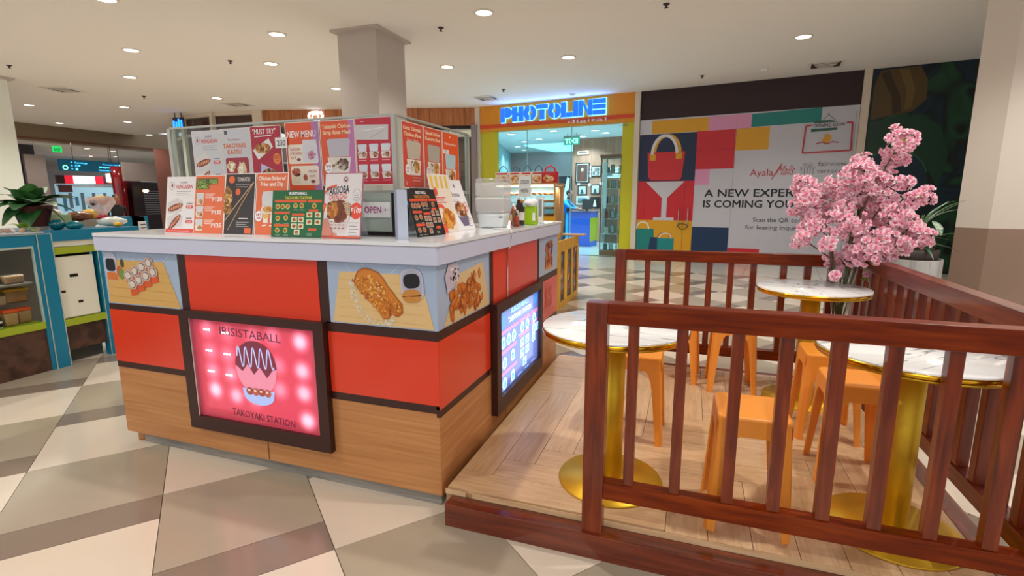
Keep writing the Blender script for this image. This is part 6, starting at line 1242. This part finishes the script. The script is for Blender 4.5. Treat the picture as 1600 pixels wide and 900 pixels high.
for i, (y, c) in enumerate(((.36, '#f0f0ee'), (.40, '#1c1c1c'))):
    t = thing('black_and_white_jar', ('white jar on the bottom shelf at the left edge', 'black and white jar beside the red lidded tubs')[i], 'jar', (-3.88+.02*i, y-.02, .402)); q = MB(); q.lathe([(0, 0), (.026, 0), (.026, .05), (.02, .056), (0, .056)], pm('#f2f2f0'), 16); q.lathe([(.0265, .012), (.0265, .04)], pm(c), 16, cap=False); q.build('jar_body', t); q = MB(); q.lathe([(0, .056), (.024, .056), (.024, .078), (0, .08)], pm('#181818'), 16); q.build('lid', t)
# plant in terracotta pot
pt_ = thing('terracotta_pot', 'dark terracotta plant pot on the teal counter', 'pot', (-4.15, .86, 1.085)); q = MB(); q.lathe([(0, 0), (.105, 0), (.108, .012), (.085, .016), (.085, .03), (.125, .19), (.130, .20), (.130, .215), (.118, .215), (.115, .19), (0, .18)], mat('terracotta', '#54241a', .7), 28); q.build('pot', pt_)
ppl = thing('broad_leaf_plant', 'broad-leaved green plant in the terracotta pot at the left edge', 'plant', (-4.15, .86, 1.29))
LV = [(-2.2, .36, .055, .9, .55), (-1.6, .34, .06, 1.0, .45), (-.9, .33, .06, 1.0, .5), (-.4, .36, .065, .9, .7), (.1, .34, .06, .95, .6), (.6, .36, .06, .75, .7), (1.1, .40, .06, .85, .8), (1.55, .42, .055, .9, .75), (2.1, .36, .05, .7, .7), (2.7, .34, .055, .8, .8), (-2.8, .36, .05, .7, .8), (-1.2, .28, .06, .4, 1.0), (.35, .26, .055, .3, 1.15), (-.1, .24, .065, -.1, 1.35), (1.8, .30, .05, .3, 1.0), (-1.9, .30, .05, .35, 1.0), (.9, .26, .055, 1.5, .2), (-.7, .27, .06, 1.5, .1), (-1.4, .3, .055, 1.4, .2), (1.3, .38, .045, 1.3, .5)]
for i, (a, L_, W_, dr_, tl) in enumerate(LV):
    o = leaf_mesh(L_*.80, W_*1.75, dr_*.72, M_LF[(0, 1, 0, 0, 2)[i % 5]] if i != 13 else M_LF[1], n=9).build('leaf', ppl); o.rotation_euler = (0, -tl*.75, a); o.location = (0, 0, -.02)
q = MB()
for i in range(6): a = i*1.05; q.tube([(0, 0, -.09), (.02*math.cos(a), .02*math.sin(a), 0), (.05*math.cos(a), .05*math.sin(a), .06)], .006, M_STG, 6)
q.build('stems', ppl)
t = thing('small_bright_plant', 'small bright green leafy sprig below the big plant', 'plant', (-3.98, .70, 1.09)); 
for i in range(8): o = leaf_mesh(.12, .03, .7, mat('bright_leaf', '#7aa828', .45), n=6).build('leaf', t); o.rotation_euler = (0, -.5-.1*i, i*.8)
t = thing('pastry_tray', 'shallow clear tray of assorted pastries on the teal counter', 'tray', (-3.97, .60, 1.088)); q = MB(); q.box((-.09, -.30, 0), (.09, .22, .008), M_PLASTW); q.build('tray', t)
q = MB(); q.box((.082, -.30, .008), (.086, .22, .05), M_ACRYL); q.build('clear_guard', t)
for i in range(12):
    t = thing('small_pastry', 'small frosted pastry in the clear tray on the teal counter, %s from the left' % ORD[i], 'pastry', (-3.96+rn.uniform(-.05, .05), .36+i*.036, 1.097), group='pastries in the clear tray'); q = MB(); q.sphere((0, 0, .016), (.022, .02, .018), mat(('pastry_tan', 'pastry_white', 'pastry_gold')[i % 3], ('#b8743c', '#f0e8dc', '#e0a030')[i % 3], .6), seg=8, rings=6, jit=.15, seed=i); q.build('bun', t)
t = thing('wicker_basket', 'brown wicker basket with dark jars at the left edge', 'basket', (-3.93, .26, 1.088)); q = MB()
for z in range(5): q.lathe([(.07+.004*z, .014*z), (.078+.004*z, .014*z+.007), (.07+.004*z, .014*z+.014)], mat(('wicker_a', 'wicker_b')[z % 2], ('#9c6234', '#7c4824')[z % 2], .7), 20, cap=False)
q.build('basket', t)
def wrapb(label, x, y, z, w_, d_, h_, c, nm='wrapped_bread', cat='bread', dz=0):
    t = thing(nm, label, cat, (x, y, z), rz=dz); q = MB(); q.sphere((0, 0, h_/2), (d_/2, w_/2, h_/2), mat('wrap_'+c.strip('#'), c, .25, coat=.4), seg=14, rings=8, jit=.10, seed=int(x*100)); q.build('wrapper', t); return t
wrapb('teal foil wrapped loaf on the counter, left one', -4.0, .93, 1.10, .11, .12, .085, '#0c6470'); wrapb('teal foil wrapped loaf on the counter, right one', -3.95, 1.03, 1.10, .13, .12, .07, '#13808a')
t = thing('cream_carton', 'pale green and cream carton behind the foil loaves', 'box', (-4.45, 1.16, 1.10)); q = MB(); q.box((-.08, -.11, 0), (.08, .10, .115), mat('pale_green_card', '#c3cc96', .6)); q.build('carton', t); q = MB(); q.sphere((0, 0, .13), (.06, .07, .03), mat('pastry_white', '#f0e8dc', .6), jit=.2); q.build('pastry_top', t)
t = thing('wooden_bread_board', 'tan wooden tray stand with brown loaves on the rear counter', 'tray', (-4.45, 1.45, 1.10)); q = MB(); q.box((-.1, -.18, 0), (.1, .22, .05), mat('tan_tray', '#b8a080', .6)); q.build('tray', t)
wrapb('large brown loaf on the wooden tray', -4.43, 1.36, 1.15, .22, .14, .09, '#8c4c2c'); wrapb('yellow topped loaf on the wooden tray', -4.46, 1.50, 1.16, .20, .14, .10, '#e8c050')
t = thing('flower_bouquet', 'wrapped bouquet in translucent paper tied with a red bow', 'bouquet', (-4.2, 1.42, 1.10))
q = MB(); q.lathe([(.02, .08), (.035, .11), (.08, .17), (.115, .22), (.10, .27)], glass('bouquet_paper', '#f6e8e6', .08, .3, .5, '#f6e2de'), 10, cap=False); q.lathe([(.07, .0), (.03, .05), (.02, .08)], mat('white_wrap', '#e4ece8', .7), 10, cap=False); q.build('paper_cone', t)
q = MB(); q.sphere((0, 0, .085), (.045, .045, .03), mat('red_bow', '#b81430', .35), seg=10, rings=6, jit=.2); q.build('bow', t)
for i, (dy, dz_, c) in enumerate(((-.05, .25, '#f0b018'), (-.01, .26, '#e8d8a0'), (.04, .25, '#c8a078'), (-.08, .22, '#5a3018'), (.0, .22, '#e89018'))): q = MB(); q.sphere((.03, dy, dz_), .028, mat('flower_'+c.strip('#'), c, .7), seg=10, rings=8, jit=.2, seed=i); q.build('flower', t)
wrapb('white and yellow wrapped bundle lying beside the bouquet', -4.05, 1.40, 1.105, .26, .12, .085, '#e4ece4', 'white_paper_bundle', 'bundle'); wrapb('small yellow bread piece in front of the bouquet', -3.95, 1.38, 1.105, .08, .05, .04, '#f0b428')

# ================================================================== FAR LEFT BACKGROUND
def fpl(name, x, y0, y1, z0, z1, m, label, kind='structure', d=.1):
    q = MB(); q.box((x-d, y0, z0), (x, y1, z1), m); o = q.build(name)
    if kind == 'structure': o['kind'] = 'structure'; o['label'] = label
    else: tag(o, label, kind)
    return o
fpl('wall_dark_left', -19, 5.0, 8.95, 0, 3.06, mat('slate_blue_wall', '#4c4650', .6), 'dark slate wall beside the left pier', d=2)
fpl('wall_taupe_left', -18.7, 8.5, 9.05, 0, 2.74, mat('taupe_panel', '#9a8c86', .6), 'rounded taupe wall panel beyond the plant')
q = MB(); q.box((-36, 5, 0), (-35.6, 26, 3.1), mat('far_wall_pale', '#b8b4b4', .8)); struct('wall_far', q, 'far end wall of the mall corridor')
fs = thing('far_shop_front', 'distant lit shop with pale blue window and red and white fascia', 'shop', (-22, 11, 0))
q = MB(); q.box((-.1, .1, 0), (0, 2.2, 1.93), mat('lit_shop_window', '#a8cede', .3, em='#9cc8dc', ems=.55)); q.build('window_display', fs)
q = MB()
for i in range(9): q.box((.005, .25+i*.21, .9+.1*(i % 3)), (.03, .36+i*.21, 1.45+.15*(i % 2)), mat(('far_goods_a', 'far_goods_b')[i % 2], ('#5c9cc0', '#7890a4')[i % 2], .6))
q.box((0, .1, 1.84), (.02, 2.2, 1.90), M_PLASTW); q.box((0, .1, .62), (.02, 2.2, .70), mat('far_goods_a', '#5c9cc0', .6)); q.build('displayed_goods', fs)
for y0, y1, c, e in ((.1, .37, '#4a2420', 0), (.37, .66, '#e02038', 1), (.66, 1.45, '#f2f4f6', 1), (1.45, 1.75, '#e02038', 1), (1.75, 2.1, '#5c3c48', 0)): onebox('fascia_panel', (0, y0, 1.96), (.08, y1, 2.26), mat('far_fascia_'+c.strip('#'), c, .4, em=c if e else None, ems=.9 if e else 0), fs)
onebox('hanging_panel', (.1, .1, 1.62), (.14, .55, 1.90), mat('maroon_board', '#6c3a38', .5), fs)
t = thing('yellow_menu_sign', 'small glowing yellow and orange sign beside the red column', 'sign', (-18, 10.45, 1.9)); q = MB(); q.tube([(-.025, .1, .33), (-.025, .1, 1.16)], .008, M_BLACK); q.tube([(-.025, .4, .33), (-.025, .4, 1.16)], .008, M_BLACK); q.build('hanger', t); q = MB(); q.box((-.05, 0, 0), (0, .50, .33), mat('amber_sign', '#e89020', .4, em='#f0a020', ems=.9)); q.build('panel', t)
q = MB()
for k in range(4): q.box((.001, .12, .05+k*.07), (.006, .38, .075+k*.07), mat('amber_text', '#fff0a0', .4, em='#ffe880', ems=1.4))
q.box((.001, -.10, .02), (.008, .06, .31), mat('white_glow_panel', '#ffffff', .4, em='#ffffff', ems=1.2)); q.build('lettering', t)
cl = thing('red_glossy_column', 'glossy dark red column in the far background', 'column', (-17, 10.1, 0)); q = MB(); q.lathe([(0, 0), (.17, 0), (.17, .75), (.20, 2.0), (.22, 2.4), (0, 2.4)], mat('glossy_red', '#8c1018', .15, coat=.6), 24); q.build('shaft', cl)
q = MB(); q.box((-.2, .12, 0), (.0, .72, 2.4), mat('dark_red_wall', '#4c1418', .4)); q.build('side_wall', cl)
fpl('wall_taupe_band', -16, 9.62, 11.0, 1.92, 2.50, mat('taupe_band', '#8c8078', .7), 'taupe fascia band in the far background')
sh = thing('shuttered_dark_shop', 'dark shop with horizontal metal shutter slats in the far background', 'shop', (-16.2, 9.9, 0)); q = MB(); q.box((-.6, .42, 0), (-.5, 2.6, 1.92), mat('dark_shop_interior', '#241a1e', .6)); q.build('interior_wall', sh)
for k in range(11): onebox('slat', (0, .40, .85+k*.075), (.02, 2.5, .865+k*.075), mat('shutter_metal', '#9a9aa2', .4), sh)
q = MB(); q.sphere((-.2, .62, 1.62), (.06, .10, .05), mat('warm_bulb', '#ffe9c0', 0.4, em='#ffd9a0', ems=6.0)); q.build('lamp_glow', sh)
for y_ in (.95, 1.0): onebox('shutter_post', (.0, y_, 0), (.03, y_+.03, 1.92), M_BLACK, sh)
q = MB(); q.prism([(-15.1, 10.0), (-14.6, 10.7), (-14.7, 10.8), (-15.2, 10.1)], 0, 2.9, mat('terracotta_wall', '#7a4a3e', .6)); struct('wall_terracotta', q, 'terracotta coloured wall end in the far background')
# hanging directory sign
t = thing('hanging_directory_sign', 'long dark teal hanging sign with glowing blue lettering and a green round emblem', 'sign'); SM = frame_M((-17, 8.46, 2.20), (0, 1, 0), (0, 0, 1)); t.matrix_world = SM
q = MB(); q.box((0, 0, -.08), (1.82, .345, 0), mat('directory_teal', '#0c4a5c', .35, em='#0c5a74', ems=.35)); q.build('panel', t)
P = Print(.003); P.em = lambda c: mat('sign_glow_'+c.strip('#'), c, .4, em=c, ems=1.6)
P.ring(.14, .10, .075, .075, .028, '#8cf0d8', 1, 20); P.text('Concierge', .40, .235, .052, '#3cc4ff', 1, .36, .02); P.text('ATM', .40, .145, .055, '#48d0ff', 1, .15, .02); P.rect(.41, .03, .07, .07, '#58d8ff', 1)
for k in range(3): P.ell(.32, .26-.095*k, .025, .025, '#38a8ff', 1)
P.build('lettering', t); P = Print(.003); P.em = lambda c: mat('sign_glow_'+c.strip('#'), c, .4, em=c, ems=1.6); P.text('Phoenix Hall', 1.66, .225, .048, '#38b4ff', 1, .46, .02, 'r'); P.text('Multiplex Trends', 1.66, .135, .05, '#68e0ff', 1, .56, .02, 'r'); P.text('Customer Lounge', 1.66, .040, .05, '#48c8ff', 1, .60, .02, 'r')
for k in range(3): P.ell(1.72, .25-.095*k, .024, .024, '#8ce8ff', 1)
P.build('lettering', t); q = MB(); q.tube([(.4, .345, -.04), (.4, .84, -.04)], .008, M_BLACK); q.tube([(1.5, .345, -.04), (1.5, .84, -.04)], .008, M_BLACK); q.build('hanger', t)
t = thing('green_exit_sign', 'small bright green exit sign hanging below the far bulkhead', 'exit sign'); t.matrix_world = frame_M((-18.6, 9.25, 2.96), (0, 1, 0), (0, 0, 1)); q = MB(); q.box((0, -.10, -.03), (.26, .08, 0), mat('exit_green_far', '#22c860', .4, em='#20d868', ems=1.0)); q.build('panel', t)
P = Print(.003); P.text('EXIT', .04, -.07, .10, '#0c5a2c', 1, .18, .02); P.build('lettering', t)
# dark-haired figure far behind the bouquet
stand = dict(pelvis=(0, 0, .92), belly=(0, -.01, 1.06), chest=(0, 0, 1.24), neck=(0, -.01, 1.40), shL=(-.18, 0, 1.30), elL=(-.22, .0, 1.04), wrL=(-.16, -.20, .98), shR=(.18, 0, 1.30), elR=(.22, .0, 1.04), wrR=(.16, -.20, .98),
             hipL=(-.09, 0, .88), knL=(-.10, -.02, .49), anL=(-.10, .02, .09), toeL=(-.11, -.12, .035), hipR=(.09, 0, .88), knR=(.10, -.02, .49), anR=(.10, .02, .09), toeR=(.11, -.12, .035))
person('dark-haired person in a black shirt far behind the bouquet', (-12.2, 6.78, 0), 1.2, '#b8866c', '#1c1a1c', '#2a2a30', '#2c2320', stand).scale = (.89, .89, .89)
